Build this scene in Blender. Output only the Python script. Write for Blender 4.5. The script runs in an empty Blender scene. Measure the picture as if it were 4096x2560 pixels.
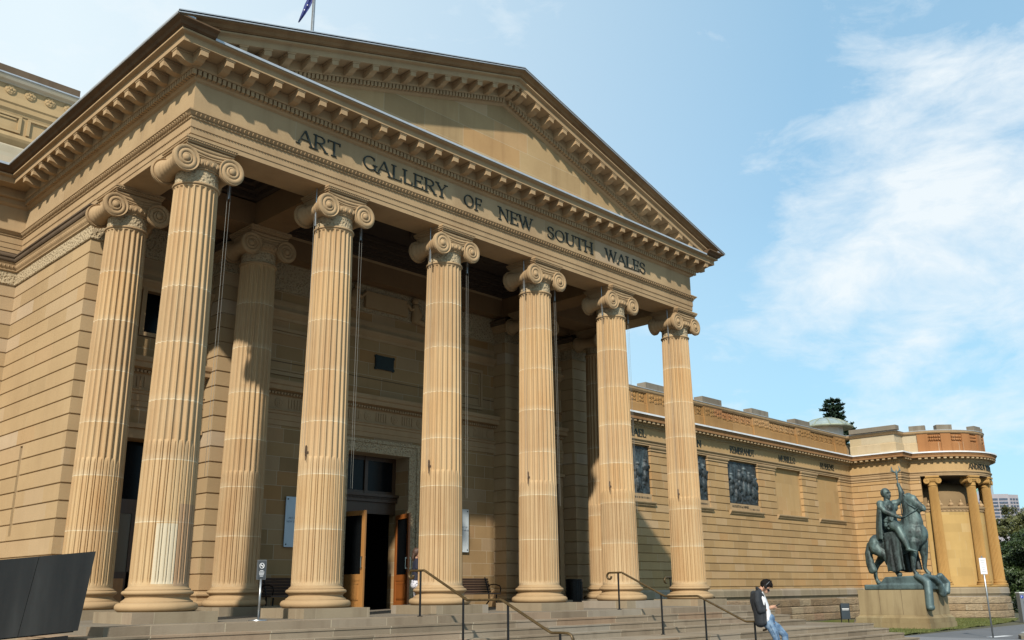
import bpy, math, random
from math import sin, cos, pi, radians, sqrt, atan2, floor
from mathutils import Vector, Matrix
random.seed(7)
SC = bpy.context.scene
COL = SC.collection

# ------------------------------------------------------------------ mesh builder
class MB:
    def __init__(s): s.v = []; s.f = []
    def add(s, vs, fs):
        n = len(s.v); s.v += [tuple(p) for p in vs]; s.f += [tuple(i + n for i in f) for f in fs]
    def box(s, x0, y0, z0, x1, y1, z1):
        s.add([(x0,y0,z0),(x1,y0,z0),(x1,y1,z0),(x0,y1,z0),(x0,y0,z1),(x1,y0,z1),(x1,y1,z1),(x0,y1,z1)],
              [(0,3,2,1),(4,5,6,7),(0,1,5,4),(1,2,6,5),(2,3,7,6),(3,0,4,7)])
        return s
    def obox(s, c, ax, ay, az):
        c = Vector(c); ax = Vector(ax); ay = Vector(ay); az = Vector(az)
        vs = [c + i*ax + j*ay + k*az for k in (-1,1) for j in (-1,1) for i in (-1,1)]
        s.add(vs, [(0,2,3,1),(4,5,7,6),(0,1,5,4),(1,3,7,5),(3,2,6,7),(2,0,4,6)])
        return s
    def prism(s, poly, a, b):
        """poly: list of 3d points (planar), extruded by vector from a*dir to b*dir given as vectors"""
        a = Vector(a); b = Vector(b); n = len(poly)
        vs = [Vector(p) + a for p in poly] + [Vector(p) + b for p in poly]
        s.add(vs, [tuple(range(n))[::-1], tuple(range(n, 2*n))] + [(i, (i+1) % n, n + (i+1) % n, n + i) for i in range(n)])
        return s
    def lathe(s, prof, c, n=32, axis='z', a0=0, a1=2*pi, cap=True):
        c = Vector(c); m = len(prof); full = abs(a1 - a0 - 2*pi) < 1e-6
        k = n if full else n + 1
        vs = []
        for i in range(k):
            t = a0 + (a1 - a0) * i / n
            for r, z in prof:
                if axis == 'z': vs.append((c.x + r*cos(t), c.y + r*sin(t), c.z + z))
                elif axis == 'y': vs.append((c.x + r*cos(t), c.y + z, c.z + r*sin(t)))
                else: vs.append((c.x + z, c.y + r*cos(t), c.z + r*sin(t)))
        fs = []
        for i in range(n):
            j = (i+1) % k
            for q in range(m-1): fs.append((i*m+q, j*m+q, j*m+q+1, i*m+q+1))
        if full and cap:
            if prof[0][0] > 1e-5: fs.append(tuple(i*m for i in range(k))[::-1])
            if prof[-1][0] > 1e-5: fs.append(tuple(i*m+m-1 for i in range(k)))
        s.add(vs, fs); return s
    def tube(s, pts, r, n=8, cap=True, up=(0,0,1)):
        """pts list of 3d; r number, list or list of (rx,rz): elliptical section"""
        P = [Vector(p) for p in pts]; k = len(P); vs = []
        side = None; up = Vector(up)
        for i in range(k):
            t = (P[min(i+1,k-1)] - P[max(i-1,0)])
            if t.length < 1e-9: t = Vector((0,0,1))
            t.normalize()
            if side is None:
                side = t.cross(up)
                if side.length < 1e-3: side = t.cross(Vector((1,0,0)))
            else:
                side = side - t * side.dot(t)
            side.normalize(); nn = side.cross(t)
            rr = r[i] if isinstance(r, (list, tuple)) else r
            ra, rb = rr if isinstance(rr, (list, tuple)) else (rr, rr)
            for j in range(n):
                a = 2*pi*j/n
                vs.append(P[i] + side*(ra*cos(a)) + nn*(rb*sin(a)))
        fs = [(i*n+j, i*n+(j+1) % n, (i+1)*n+(j+1) % n, (i+1)*n+j) for i in range(k-1) for j in range(n)]
        if cap: fs += [tuple(range(n))[::-1], tuple(range((k-1)*n, k*n))]
        s.add(vs, fs); return s
    def limb(s, pts, rs, side, n=14):
        """closed loft with fixed lateral vector 'side' and rounded ends; rs = (lateral, other)"""
        P = [Vector(p) for p in pts]; side = Vector(side).normalized()
        Q = []; R = []
        k = len(P)
        def two(r): return r if isinstance(r, (list, tuple)) else (r, r)
        d0 = (P[0]-P[1]).normalized(); d1 = (P[-1]-P[-2]).normalized()
        r0 = two(rs[0]); r1 = two(rs[-1])
        for c in (1.0, .8, .45): Q.append(P[0] + d0*min(r0)*c*.8); R.append((r0[0]*sqrt(max(0.02, 1-c*c)), r0[1]*sqrt(max(0.02, 1-c*c))))
        for i in range(k): Q.append(P[i]); R.append(two(rs[i]))
        for c in (.45, .8, 1.0): Q.append(P[-1] + d1*min(r1)*c*.8); R.append((r1[0]*sqrt(max(0.02, 1-c*c)), r1[1]*sqrt(max(0.02, 1-c*c))))
        vs = []; K = len(Q)
        for i in range(K):
            t = (Q[min(i+1,K-1)] - Q[max(i-1,0)]).normalized()
            sd = side - t*side.dot(t)
            if sd.length < 1e-3: sd = Vector((1,0,0)) - t*t.x
            sd.normalize(); nn = sd.cross(t)
            for j in range(n):
                a = 2*pi*j/n; vs.append(Q[i] + sd*(R[i][0]*cos(a)) + nn*(R[i][1]*sin(a)))
        fs = [(i*n+j, i*n+(j+1) % n, (i+1)*n+(j+1) % n, (i+1)*n+j) for i in range(K-1) for j in range(n)]
        fs += [tuple(range(n))[::-1], tuple(range((K-1)*n, K*n))]
        s.add(vs, fs); return s
    def ball(s, c, r, n=10, m=7, rot=None):
        c = Vector(c); rx, ry, rz = r if isinstance(r, (list, tuple)) else (r, r, r)
        vs = []
        for i in range(m+1):
            th = pi*i/m
            for j in range(n):
                a = 2*pi*j/n; p = Vector((rx*sin(th)*cos(a), ry*sin(th)*sin(a), rz*cos(th)))
                if rot is not None: p = rot @ p
                vs.append(c + p)
        fs = [(i*n+j, (i+1)*n+j, (i+1)*n+(j+1) % n, i*n+(j+1) % n) for i in range(m) for j in range(n)]
        s.add(vs, fs); return s
    def octa(s, c, rx, ry, rz):
        x, y, z = c
        s.add([(x+rx,y,z),(x-rx,y,z),(x,y+ry,z),(x,y-ry,z),(x,y,z+rz),(x,y,z-rz)],
              [(0,2,4),(2,1,4),(1,3,4),(3,0,4),(2,0,5),(1,2,5),(3,1,5),(0,3,5)])
    def sweep(s, prof, path, closed_prof=True, caps=True, closed_path=False):
        """prof: (off,z) polygon; path: (x,y) points, off is to the right of the direction of travel"""
        P = [Vector((p[0], p[1])) for p in path]; n = len(P); m = len(prof)
        def seg(i):
            d = (P[(i+1) % n] - P[i]).normalized(); return Vector((d.y, -d.x))
        mit = []
        for i in range(n):
            if closed_path: a = seg(i-1); b = seg(i)
            else:
                a = seg(i-1) if i > 0 else seg(0); b = seg(i) if i < n-1 else seg(n-2)
            w = a + b; mit.append(w / max(.2, w.dot(a)) if w.length > 1e-6 else a)
        vs = [(P[i].x + o*mit[i].x, P[i].y + o*mit[i].y, z) for i in range(n) for o, z in prof]
        fs = []
        for i in range(n if closed_path else n-1):
            j = (i+1) % n
            for q in range(m if closed_prof else m-1):
                w = (q+1) % m; fs.append((i*m+q, j*m+q, j*m+w, i*m+w))
        if caps and closed_prof and not closed_path:
            fs += [tuple(range(m)), tuple(range((n-1)*m, n*m))[::-1]]
        s.add(vs, fs); return s
    def grid(s, rows):
        n = len(rows); m = len(rows[0])
        s.add([p for r in rows for p in r], [(i*m+j, i*m+j+1, (i+1)*m+j+1, (i+1)*m+j) for i in range(n-1) for j in range(m-1)])
        return s
    def build(s, name, mat, parent=None, smooth=False, remesh=None, smooth_angle=None):
        me = bpy.data.meshes.new(name); me.from_pydata(s.v, [], s.f); me.update()
        o = bpy.data.objects.new(name, me); COL.objects.link(o)
        if mat: me.materials.append(mat)
        if parent is not None:
            o.parent = parent
            o.matrix_parent_inverse = Matrix.Identity(4)
            if parent.type == 'EMPTY' or True:
                # vertices are written in world coordinates: undo the parent's place
                w = Vector((0,0,0)); q = parent
                while q is not None: w += q.location; q = q.parent
                if w.length > 0:
                    for v in me.vertices: v.co -= w
        if remesh:
            r = o.modifiers.new('remesh', 'REMESH'); r.mode = 'VOXEL'; r.voxel_size = remesh; r.use_smooth_shade = True
            sm = o.modifiers.new('smooth', 'SMOOTH'); sm.factor = .5; sm.iterations = 4
        elif smooth: 
            for p in me.polygons: p.use_smooth = True
        if smooth_angle:
            me.polygons.foreach_set('use_smooth', [True]*len(me.polygons))
            try: me.set_sharp_from_angle(angle=radians(smooth_angle))
            except Exception: pass
        return o

def tag(o, label=None, cat=None, group=None, kind=None):
    if label: o['label'] = label
    if cat: o['category'] = cat
    if group: o['group'] = group
    if kind: o['kind'] = kind
    return o
def thing(name, loc, label, cat, group=None):
    o = bpy.data.objects.new(name, None); COL.objects.link(o); o.location = loc; o.empty_display_size = .3
    return tag(o, label, cat, group)
def copy_tree(o, parent=None):
    c = o.copy(); COL.objects.link(c)
    if parent is not None: c.parent = parent
    for ch in list(o.children): copy_tree(ch, c)
    return c

# ------------------------------------------------------------------ materials
ALB = .76      # overall reflectance, so that stone lies between .2 and .4
class NT:
    def __init__(s, name):
        s.mat = bpy.data.materials.new(name); s.mat.use_nodes = True
        s.t = s.mat.node_tree; s.b = s.t.nodes['Principled BSDF']; s._pos = None
    def n(s, ty, **kw):
        o = s.t.nodes.new(ty)
        for k, v in kw.items(): setattr(o, k, v)
        return o
    def put(s, sock, v):
        if v is None: return
        if isinstance(v, bpy.types.NodeSocket): s.t.links.new(v, sock)
        else:
            if isinstance(v, tuple) and len(v) == 3 and sock.type == 'RGBA': v = v + (1,)
            sock.default_value = v
    def math(s, op, a, b=None, c=None, clamp=False):
        o = s.n('ShaderNodeMath', operation=op); o.use_clamp = clamp
        s.put(o.inputs[0], a); s.put(o.inputs[1], b)
        if c is not None: s.put(o.inputs[2], c)
        return o.outputs[0]
    def pos(s):
        if s._pos is None:
            g = s.n('ShaderNodeNewGeometry'); x = s.n('ShaderNodeSeparateXYZ'); s.t.links.new(g.outputs['Position'], x.inputs[0])
            s._pos = (g.outputs['Position'], x.outputs[0], x.outputs[1], x.outputs[2]); s.nor = g.outputs['Normal']
        return s._pos
    def vec(s, x, y, z):
        o = s.n('ShaderNodeCombineXYZ'); s.put(o.inputs[0], x); s.put(o.inputs[1], y); s.put(o.inputs[2], z); return o.outputs[0]
    def scalev(s, v, sc):
        o = s.n('ShaderNodeVectorMath', operation='MULTIPLY'); s.put(o.inputs[0], v); s.put(o.inputs[1], sc); return o.outputs[0]
    def noise(s, v, scale=1, detail=3, rough=.55, dim='3D'):
        o = s.n('ShaderNodeTexNoise'); o.noise_dimensions = dim
        s.put(o.inputs['Vector'], v); s.put(o.inputs['Scale'], scale); s.put(o.inputs['Detail'], detail); s.put(o.inputs['Roughness'], rough)
        return o.outputs['Fac']
    def white(s, v):
        o = s.n('ShaderNodeTexWhiteNoise'); o.noise_dimensions = '3D'; s.put(o.inputs['Vector'], v); return o.outputs['Value']
    def vor(s, v, scale, feat='F1'):
        o = s.n('ShaderNodeTexVoronoi'); o.feature = feat; s.put(o.inputs['Vector'], v); s.put(o.inputs['Scale'], scale); return o.outputs['Distance']
    def ramp(s, f, stops, interp='LINEAR'):
        o = s.n('ShaderNodeValToRGB'); o.color_ramp.interpolation = interp
        e = o.color_ramp.elements
        while len(e) < len(stops): e.new(.5)
        for i, (p, c) in enumerate(stops):
            e[i].position = p; e[i].color = c + (1,) if isinstance(c, tuple) else (c, c, c, 1)
        s.put(o.inputs[0], f); return o.outputs[0]
    def mix(s, f, a, b, mode='MIX'):
        o = s.n('ShaderNodeMix', data_type='RGBA', blend_type=mode)
        s.put(o.inputs['Factor'], f); s.put(o.inputs['A'], a); s.put(o.inputs['B'], b) if False else None
        s.put(o.inputs[6], a); s.put(o.inputs[7], b)
        return o.outputs[2]
    def mapr(s, v, a, b, c, d):
        o = s.n('ShaderNodeMapRange'); s.put(o.inputs[0], v)
        for i, q in enumerate((a, b, c, d)): o.inputs[i+1].default_value = q
        return o.outputs[0]
    def bump(s, h, strength=.3, dist=.02, normal=None):
        o = s.n('ShaderNodeBump'); s.put(o.inputs['Height'], h); o.inputs['Strength'].default_value = strength; o.inputs['Distance'].default_value = dist
        if normal is not None: s.put(o.inputs['Normal'], normal)
        s.t.links.new(o.outputs[0], s.b.inputs['Normal']); return o.outputs[0]
    def done(s, color, rough=.8, metal=0, spec=None):
        color = tuple(c*ALB for c in color[:3]) if isinstance(color, tuple) else s.mix(1.0, color, (ALB,ALB,ALB), 'MULTIPLY')
        s.put(s.b.inputs['Base Color'], color); s.put(s.b.inputs['Roughness'], rough); s.put(s.b.inputs['Metallic'], metal)
        if spec is not None: s.b.inputs['Specular IOR Level'].default_value = spec
        return s.mat
def cmul(c, k): return tuple(min(1, x*k) for x in c)

def stone(name, base, ch=None, z0=0.0, bw=1.3, mortar=.35, stain=.35, var=.5, bump=.25, xy='sum', pale=None, orange=None, streak=.25, shift=0.0, hj=0):
    s = NT(name); p, x, y, z = s.pos()
    pale = pale or (min(1,base[0]*1.12), min(1,base[1]*1.22), min(1,base[2]*1.5)); orange = orange or (base[0]*1.02, base[1]*.88, base[2]*.74)
    col = base; joint = None
    if ch:
        h = s.math('ADD', x, y) if xy == 'sum' else (x if xy == 'x' else y)
        if xy == 'polar':
            h = s.math('MULTIPLY', s.math('ARCTAN2', s.math('SUBTRACT', y, 6.75), s.math('SUBTRACT', x, 57.8)), 3.8)
        row = s.math('FLOOR', s.math('DIVIDE', s.math('SUBTRACT', z, z0), ch))
        rh = s.white(s.vec(row, 3.7, shift))
        hw = s.math('DIVIDE', s.math('ADD', h, s.math('MULTIPLY', rh, bw*3)), bw)
        # uneven block lengths
        hw = s.math('ADD', hw, s.math('MULTIPLY', s.math('SINE', s.math('MULTIPLY', hw, 2.1)), .18))
        c = s.math('FLOOR', hw); fr = s.math('SUBTRACT', hw, c)
        v = s.white(s.vec(row, c, 1.3+shift))
        k = var
        lo = tuple(base[i]*(1-.22*k) for i in range(3))
        col = s.ramp(v, [(0, lo), (.3, base), (.62, cmul(base, 1.04)), (.80, tuple(base[i]+(pale[i]-base[i])*k for i in range(3))), (.9, tuple(base[i]+(orange[i]-base[i])*k for i in range(3))), (1, pale)])
        if mortar:
            joint = s.math('LESS_THAN', fr, .014/bw)
            if hj: joint = s.math('MAXIMUM', joint, s.math('LESS_THAN', s.math('FRACT', s.math('DIVIDE', s.math('SUBTRACT', z, z0), ch)), hj/ch))
            col = s.mix(s.math('MULTIPLY', joint, mortar), col, (.66,.58,.42))
    n1 = s.noise(p, .55, 4, .6)
    col = s.mix(s.mapr(n1, .35, .72, 0, stain), col, s.mix(1.0, col, (.62,.56,.52), 'MULTIPLY'))
    n2 = s.noise(s.scalev(p, (2.6,2.6,.22)), 1, 4, .6)
    col = s.mix(s.mapr(n2, .5, .78, 0, streak), col, s.mix(1.0, col, (.66,.62,.6), 'MULTIPLY'))
    n4 = s.noise(p, 1.7, 5, .65)
    col = s.mix(s.mapr(n4, .3, .7, 0, .22), s.mix(1.0, col, (.88,.87,.86), 'MULTIPLY'), s.mix(1.0, col, (1.08,1.08,1.1), 'MULTIPLY'))
    n3 = s.noise(s.scalev(p, (1,1,2.2)), 16, 4, .7)
    col = s.mix(s.mapr(n3, .3, .7, 0, .16), col, s.mix(1.0, col, (.72,.7,.68), 'MULTIPLY'))
    s.bump(n3, bump, .012)
    return s.done(col, .88, 0, .25)

BASE = (.53, .368, .20)
def M_columns():
    s = NT('column sandstone'); p, x, y, z = s.pos()
    cx = s.math('FLOOR', s.math('ADD', s.math('DIVIDE', x, 3.6), .5)); cy = s.math('FLOOR', s.math('ADD', s.math('DIVIDE', y, 3.6), .5))
    d = s.math('ADD', s.math('DIVIDE', s.math('SUBTRACT', z, 1.64), 1.195), 1)
    row = s.math('FLOOR', d); fr = s.math('SUBTRACT', d, row)
    v = s.white(s.vec(row, cx, cy))
    col = s.ramp(v, [(0, cmul(BASE,.90)), (.35, BASE), (.65, (.56,.39,.205)), (.85,(.55,.36,.175)), (1, (.56,.41,.24))])
    tone = s.noise(s.scalev(p, (3.3,3.3,.35)), 1, 4, .6)
    col = s.mix(s.mapr(tone, .36, .68, 0, .75), col, s.mix(1.0, col, (.84,.72,.62), 'MULTIPLY'))
    n1 = s.noise(p, .9, 4, .6)
    col = s.mix(s.mapr(n1, .4, .75, 0, .35), col, (.60,.45,.27))
    # lime bloom just above each joint and the pale mortar line itself
    bl = s.mapr(fr, .0, .13, .28, 0)
    nb = s.noise(p, 1.3, 3)
    col = s.mix(s.math('MULTIPLY', bl, s.mapr(nb, .3, .65, 0, 1.3)), col, (.68,.60,.43))
    jl = s.math('LESS_THAN', fr, .014)
    inz = s.math('LESS_THAN', z, 8.5)
    br = s.mapr(s.noise(p, 5, 2), .35, .6, .25, 1)
    col = s.mix(s.math('MULTIPLY', s.math('MULTIPLY', s.math('MULTIPLY', jl, inz), br), .72), col, (.78,.68,.48))
    # repaired pale flutes low on the corner column
    a = s.math('ARCTAN2', y, x)
    m = s.math('MULTIPLY', s.math('MULTIPLY', s.math('GREATER_THAN', a, -2.28), s.math('LESS_THAN', a, -1.53)), s.math('MULTIPLY', s.math('LESS_THAN', z, 1.62), s.math('GREATER_THAN', z, .50)))
    near = s.math('MULTIPLY', s.math('LESS_THAN', x, 1), s.math('LESS_THAN', y, 1))
    col = s.mix(s.math('MULTIPLY', s.math('MULTIPLY', m, near), .8), col, (.64,.57,.42))
    # same column: purple-brown weathering to the right of the repair
    m2 = s.math('MULTIPLY', s.math('MULTIPLY', s.math('GREATER_THAN', a, -1.53), s.math('LESS_THAN', a, -.4)), s.math('LESS_THAN', z, 2.0))
    col = s.mix(s.math('MULTIPLY', s.math('MULTIPLY', m2, near), .55), col, (.36,.22,.14))
    n3 = s.noise(p, 22, 4, .7)
    col = s.mix(s.mapr(n3, .3, .7, 0, .15), col, s.mix(1.0, col, (.75,.72,.7), 'MULTIPLY'))
    s.bump(n3, .2, .01)
    return s.done(col, .88, 0, .25)
def simple(name, c, rough=.6, metal=0, nz=.0, scale=8, bump=0, spec=None):
    s = NT(name); col = c
    if nz or bump:
        p = s.pos()[0]; n = s.noise(p, scale, 4, .6)
        if nz: col = s.mix(s.mapr(n, .3, .7, 0, 1), cmul(c, 1-nz), cmul(c, 1+nz))
        if bump: s.bump(n, bump, .01)
    return s.done(col, rough, metal, spec)
# ------------------------------------------------------------------ shared materials
m_col = M_columns()
m_stone = stone('dressed sandstone', BASE, None, stain=.35, streak=.3)
m_ent = stone('entablature sandstone', (.53,.37,.205), None, stain=.4, streak=.5)
m_frieze = stone('frieze sandstone', (.55,.40,.225), 2.2, 9.9, 2.9, .5, .6, .8, streak=.5)
m_rust = stone('rusticated sandstone', (.54,.385,.21), .4, -.027, 1.5, .22, .25, .38, streak=.12)
m_ashlar = stone('ashlar sandstone', (.45,.30,.145), .4, -.027, 1.1, .7, .4, 1.0, hj=.012)
m_wing = stone('wing sandstone', (.55,.355,.165), .4, -.027, 1.15, .75, .25, .6, streak=.22)
m_bay = stone('bay sandstone', (.56,.34,.115), .4, -.027, 1.2, .5, .3, .7, xy='polar', streak=.3)
m_wfr = stone('wing frieze sandstone', (.55,.37,.175), 1.4, 7.2, 2.63, .3, .3, .6)
m_para = stone('parapet sandstone', (.42,.235,.085), 1.1, 8.5, 2.6, .3, .5, 1.0, orange=(.36,.14,.05), streak=.6)
m_dark = stone('weathered dark stone', (.16,.115,.075), None, stain=.8, streak=.9)
m_sima = stone('weathered cornice stone', (.19,.12,.065), None, stain=.9, streak=1.0)
m_step = stone('step stone', (.36,.29,.205), .15, -.2, 1.7, .9, .5, .9, bump=.4, pale=(.40,.36,.29), orange=(.40,.28,.18), streak=.7)
m_plinth = stone('plinth stone', (.38,.31,.21), .6, -.3, 1.6, .5, .5, .8, streak=.7)
m_floor = stone('portico paving', (.27,.24,.19), None, stain=.6)
def mk_rock():
    s = NT('rock faced stone'); p, x, y, z = s.pos()
    h = s.math('ADD', x, y); row = s.math('FLOOR', s.math('DIVIDE', s.math('ADD', z, .36), .42)); rh = s.white(s.vec(row, 2.2, 0))
    hw = s.math('ADD', s.math('DIVIDE', h, 1.3), s.math('MULTIPLY', rh, 3)); c = s.math('FLOOR', hw); fr = s.math('SUBTRACT', hw, c)
    v = s.white(s.vec(row, c, 4.4)); col = s.ramp(v, [(0,(.25,.17,.10)),(.5,(.34,.24,.14)),(.8,(.40,.31,.20)),(1,(.33,.20,.12))])
    n = s.noise(p, 2.6, 5, .65); n2 = s.noise(s.scalev(p,(1,1,2.4)), 5.5, 5, .7); fz = s.math('FRACT', s.math('DIVIDE', s.math('ADD', z, .36), .42))
    dk = s.math('MULTIPLY', s.mapr(fz, .45, .05, 0, 1), s.mapr(n2, .50, .62, 0, 1))
    col = s.mix(s.math('MULTIPLY', dk, .85), col, (.055,.038,.026)); col = s.mix(s.mapr(n, .45, .7, 0, .6), col, (.19,.145,.10))
    jl = s.math('MAXIMUM', s.math('LESS_THAN', fr, .014), s.math('LESS_THAN', fz, .035)); col = s.mix(s.math('MULTIPLY', jl, .5), col, (.50,.43,.31))
    s.bump(s.math('ADD', n, n2), 1.0, .09); return s.done(col, .92, 0, .2)
m_rock = mk_rock()
m_neck = None
def mk_neck():
    s = NT('carved neck stone'); p, x, y, z = s.pos()
    v = s.vor(p, 15); w = s.noise(p, 34, 3, .6)
    h = s.math('ADD', s.mapr(v, .15, .6, 0, 1), s.math('MULTIPLY', w, .8))
    col = s.mix(s.mapr(h, .2, 1.1, 0, 1), (.33,.245,.145), (.50,.395,.25))
    s.bump(h, .8, .03)
    return s.done(col, .9, 0, .2)
m_neck = mk_neck()
m_lead = simple('lead flashing', (.52,.55,.58), .42, .3, .12, 3)
m_letter = simple('bronze lettering', (.045,.05,.04), .5, .6, .25, 12)
m_black = simple('dark void', (.006,.005,.005), .9)
m_glassd = simple('dark glass', (.006,.007,.008), .12, 0, spec=.12)
def mk_wood(name, c):
    s = NT(name); p = s.pos()[0]
    n = s.noise(s.scalev(p, (22,22,1.2)), 1, 4, .6)
    col = s.mix(n, cmul(c,.6), cmul(c,1.35)); s.bump(n, .1, .004)
    return s.done(col, .38, 0, .5)
m_wood = mk_wood('varnished oak', (.42,.20,.06)); m_woodr = mk_wood('red oak', (.36,.115,.025)); m_woodd = mk_wood('dark oak', (.07,.035,.016))
m_iron = simple('black iron', (.02,.021,.022), .45, .7, .2, 20)
m_brass = simple('worn brass handrail', (.115,.075,.03), .45, .45, .35, 6)
m_steel = simple('galvanised steel', (.42,.44,.45), .35, .8, .15, 12)
m_white = simple('white paint', (.78,.79,.8), .5, 0, .04, 4)

S = 3.6; XE = 18.04
# ------------------------------------------------------------------ the building
gal = thing('gallery_building', (0,0,0), 'large sandstone gallery with six-columned pedimented portico, long low wing and rounded corner bay', 'building')

# ---- columns -------------------------------------------------------
def shaft_mesh():
    m = MB(); NF = 24; K = 12
    def R(z): 
        t = (z-.464)/(8.756-.464); return .549 + (.461-.549)*(t**1.35 if t > 0 else t)
    zs = [(.464,0),(.50,0),(.52,.55),(.545,.8),(.58,.95),(.63,1),(1.2,1),(2.0,1),(2.8,1),(3.10,1),(3.16,.95),(3.20,.8),(3.225,.5),(3.235,0.0)]
    rows = []
    def ring(z, mode, k):
        r = R(z); row = []
        for i in range(NF):
            for j in range(K):
                f = j/K; a = 2*pi*(i + f)/NF
                w = (f-.13)/(1-.26) if .13 <= f <= .87 else None
                d = 0
                if w is not None:
                    u = 2*w-1; dep = .056*sqrt(max(0, 1-u*u))
                    if mode == 'c':   # cabled: convex reed filling the flute
                        reed = -.010 + .034*(1-sqrt(max(0,1-u*u))) if abs(u) < 1 else 0
                        d = -(dep*(1-k)) - k*(.008 + .036*max(0, abs(u)-.62)/.38)
                    else: d = -dep*k
                row.append(((r+d)*cos(a), (r+d)*sin(a), z))
        rows.append(row)
    ring(.40,'u',0); ring(.464,'u',0); ring(.50,'u',0)
    for z,k in [(.53,.5),(.56,.85),(.60,1.0)]: 
        r = R(z); 
        row = []
        for i in range(NF):
            for j in range(K):
                f = j/K; a = 2*pi*(i+f)/NF; d = 0
                if .13 <= f <= .87:
                    u = 2*(f-.13)/.74-1; d = -k*(.008 + .036*max(0, abs(u)-.62)/.38)
                row.append(((r+d)*cos(a), (r+d)*sin(a), z))
        rows.append(row)
    for z in (1.2,1.9,2.6,3.10): ring(z,'c',1)
    for z,k in ((3.16,.9),(3.20,.7),(3.23,.35),(3.245,0)): ring(z,'c',k)
    for z in (4.2,5.2,6.2,7.2,8.2,8.50): ring(z,'u',1)
    for z,k in ((8.58,.95),(8.63,.8),(8.66,.55),(8.68,.0),(8.76,0)): ring(z,'u',k)
    n = NF*K
    m.add([p for r in rows for p in r], [(i*n+j, i*n+(j+1) % n, (i+1)*n+(j+1) % n, (i+1)*n+j) for i in range(len(rows)-1) for j in range(n)])
    return m
def torus_prof(rc, rad, z0, z1, n=7):
    zc = (z0+z1)/2; h = (z1-z0)/2
    return [(rc + rad*cos(t), zc + h*sin(t)) for t in [(-pi/2) + pi*i/n for i in range(n+1)]]
def base_mesh():
    pr = [(.3,.0)] + torus_prof(.665,.095,.0,.165) + [(.655,.168),(.655,.188)]
    pr += [(.655-.075*sin(pi*.5*i/6)-.0, .188+.07*i/6) for i in range(1,7)] + [(.585,.27),(.605,.283),(.605,.297)]
    pr += torus_prof(.595,.065,.297,.388) + [(.60,.39),(.60,.408)] + [(.60-.05*sin(pi*.5*i/5), .408+.056*i/5) for i in range(1,6)] + [(.3,.464)]
    return MB().lathe(pr, (0,0,0), 56)
def volute(m, cx, cz, y, sy, mir, R=.298):
    n, kk = 48, 40; rows = []
    for i in range(n+1):
        t = 2*pi*i/n; row = []
        for j in range(kk+1):
            q = j/kk; r = .001 + (R-.001)*q
            # spiral ridge whose pitch grows outwards
            u = sqrt(max(0,(r-.045)/(R-.045)))*3.7 + mir*(t-pi/2)/(2*pi)
            fz = u - floor(u)
            h = .034*abs(sin(pi*fz))**.6 if r > .075 else .055*sqrt(max(0,1-(r/.08)**2)) + .012
            if q > .97: h = 0
            row.append((cx + r*cos(t), y + sy*h, cz + r*sin(t)))
        rows.append(row)
    m.grid(rows)
def capital_mesh():
    m = MB()
    m.lathe([(.40,8.70),(.475,8.705)] + torus_prof(.468,.028,8.705,8.765) + [(.462,8.77)], (0,0,0), 48)
    # egg and dart echinus
    m.lathe([(.455,9.05),(.475,9.05)] + torus_prof(.475,.02,9.05,9.085) + [(.49,9.09),(.53,9.13),(.565,9.20),(.56,9.26),(.3,9.27)], (0,0,0), 48)
    for i in range(28):
        a = 2*pi*(i+.5)/28; m.ball((.548*cos(a), .548*sin(a), 9.175), (.038,.038,.062), 6, 5)
        a = 2*pi*i/28; m.octa((.548*cos(a), .548*sin(a), 9.165), .014,.014,.06)
    # abacus
    for o, z0, z1 in ((.56,9.555,9.585),(.585,9.588,9.63),(.605,9.633,9.68)): m.box(-o,-o,z0,o,o,z1)
    for i in range(22):
        t = -.575+1.15*(i+.5)/22
        for sg in (-1,1): m.octa((t, sg*.588, 9.61), .022,.014,.022); m.octa((sg*.588, t, 9.61), .014,.022,.022)
    for sy in (-1, 1):
        y = sy*.50
        for sx in (-1, 1):
            volute(m, sx*.527, 9.178, sy*.522, sy, -sx*1)
            m.lathe([(.298,-.06),(.298,.003)], (sx*.527, sy*.522, 9.178), 48, 'y') if sy > 0 else m.lathe([(.298,-.003),(.298,.06)], (sx*.527, sy*.522, 9.178), 48, 'y')
        # canalis: three sagging ridged bands between the volutes
        rows = []
        for i in range(33):
            u = -1 + 2*i/32; x = u*.56
            top = 9.552; low = 9.265 + .07*abs(u)**2
            row = []
            for j in range(25):
                q = j/24; zz = low + (top-low)*q
                zz -= .05*(1-u*u)*sin(pi*q)
                h = .03*abs(sin(pi*q*4))**.6 if 0 < j < 24 else 0
                row.append((x, y + sy*h, zz))
            rows.append(row)
        m.grid(rows)
    # solid behind the canalis, and the bolsters at the sides
    m.box(-.53,-.499,9.27,.53,.499,9.554)
    for sx in (-1,1):
        pr = [(.255,-.46)]
        for i in range(33):
            t = -.46 + .92*i/32; w = .165 + .09*abs(t/.46)**2.2 + .010*abs(sin(i*pi/4))
            pr.append((w, t))
        pr.append((.255,.46))
        m.lathe([(.294,-.50),(.285,-.44)] + pr[1:-1] + [(.285,.44),(.294,.50)], (sx*.527,0,9.178), 28, 'y')
    return m
def neck_mesh(): return MB().lathe([(.44,8.76),(.452,8.77),(.452,9.03),(.46,9.055)], (0,0,0), 48)
col0 = shaft_mesh().build('column', m_col, gal, smooth_angle=28)
base_mesh().build('column_base', m_stone, col0, smooth_angle=35)
capital_mesh().build('capital', m_ent, col0, smooth_angle=40)
neck_mesh().build('neck_band', m_neck, col0, smooth_angle=40)
MB().box(-.84,-.84,-.2,.84,.84,0).build('plinth', m_plinth, col0)
spots = [(k*S, 0) for k in range(6)] + [(0,S*.97),(5*S,S*.97),(S,S*.97),(4*S,S*.97)]
for i, (x, y) in enumerate(spots):
    c = col0 if i == 0 else copy_tree(col0, gal)
    c.location = (x, y, 0)

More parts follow.
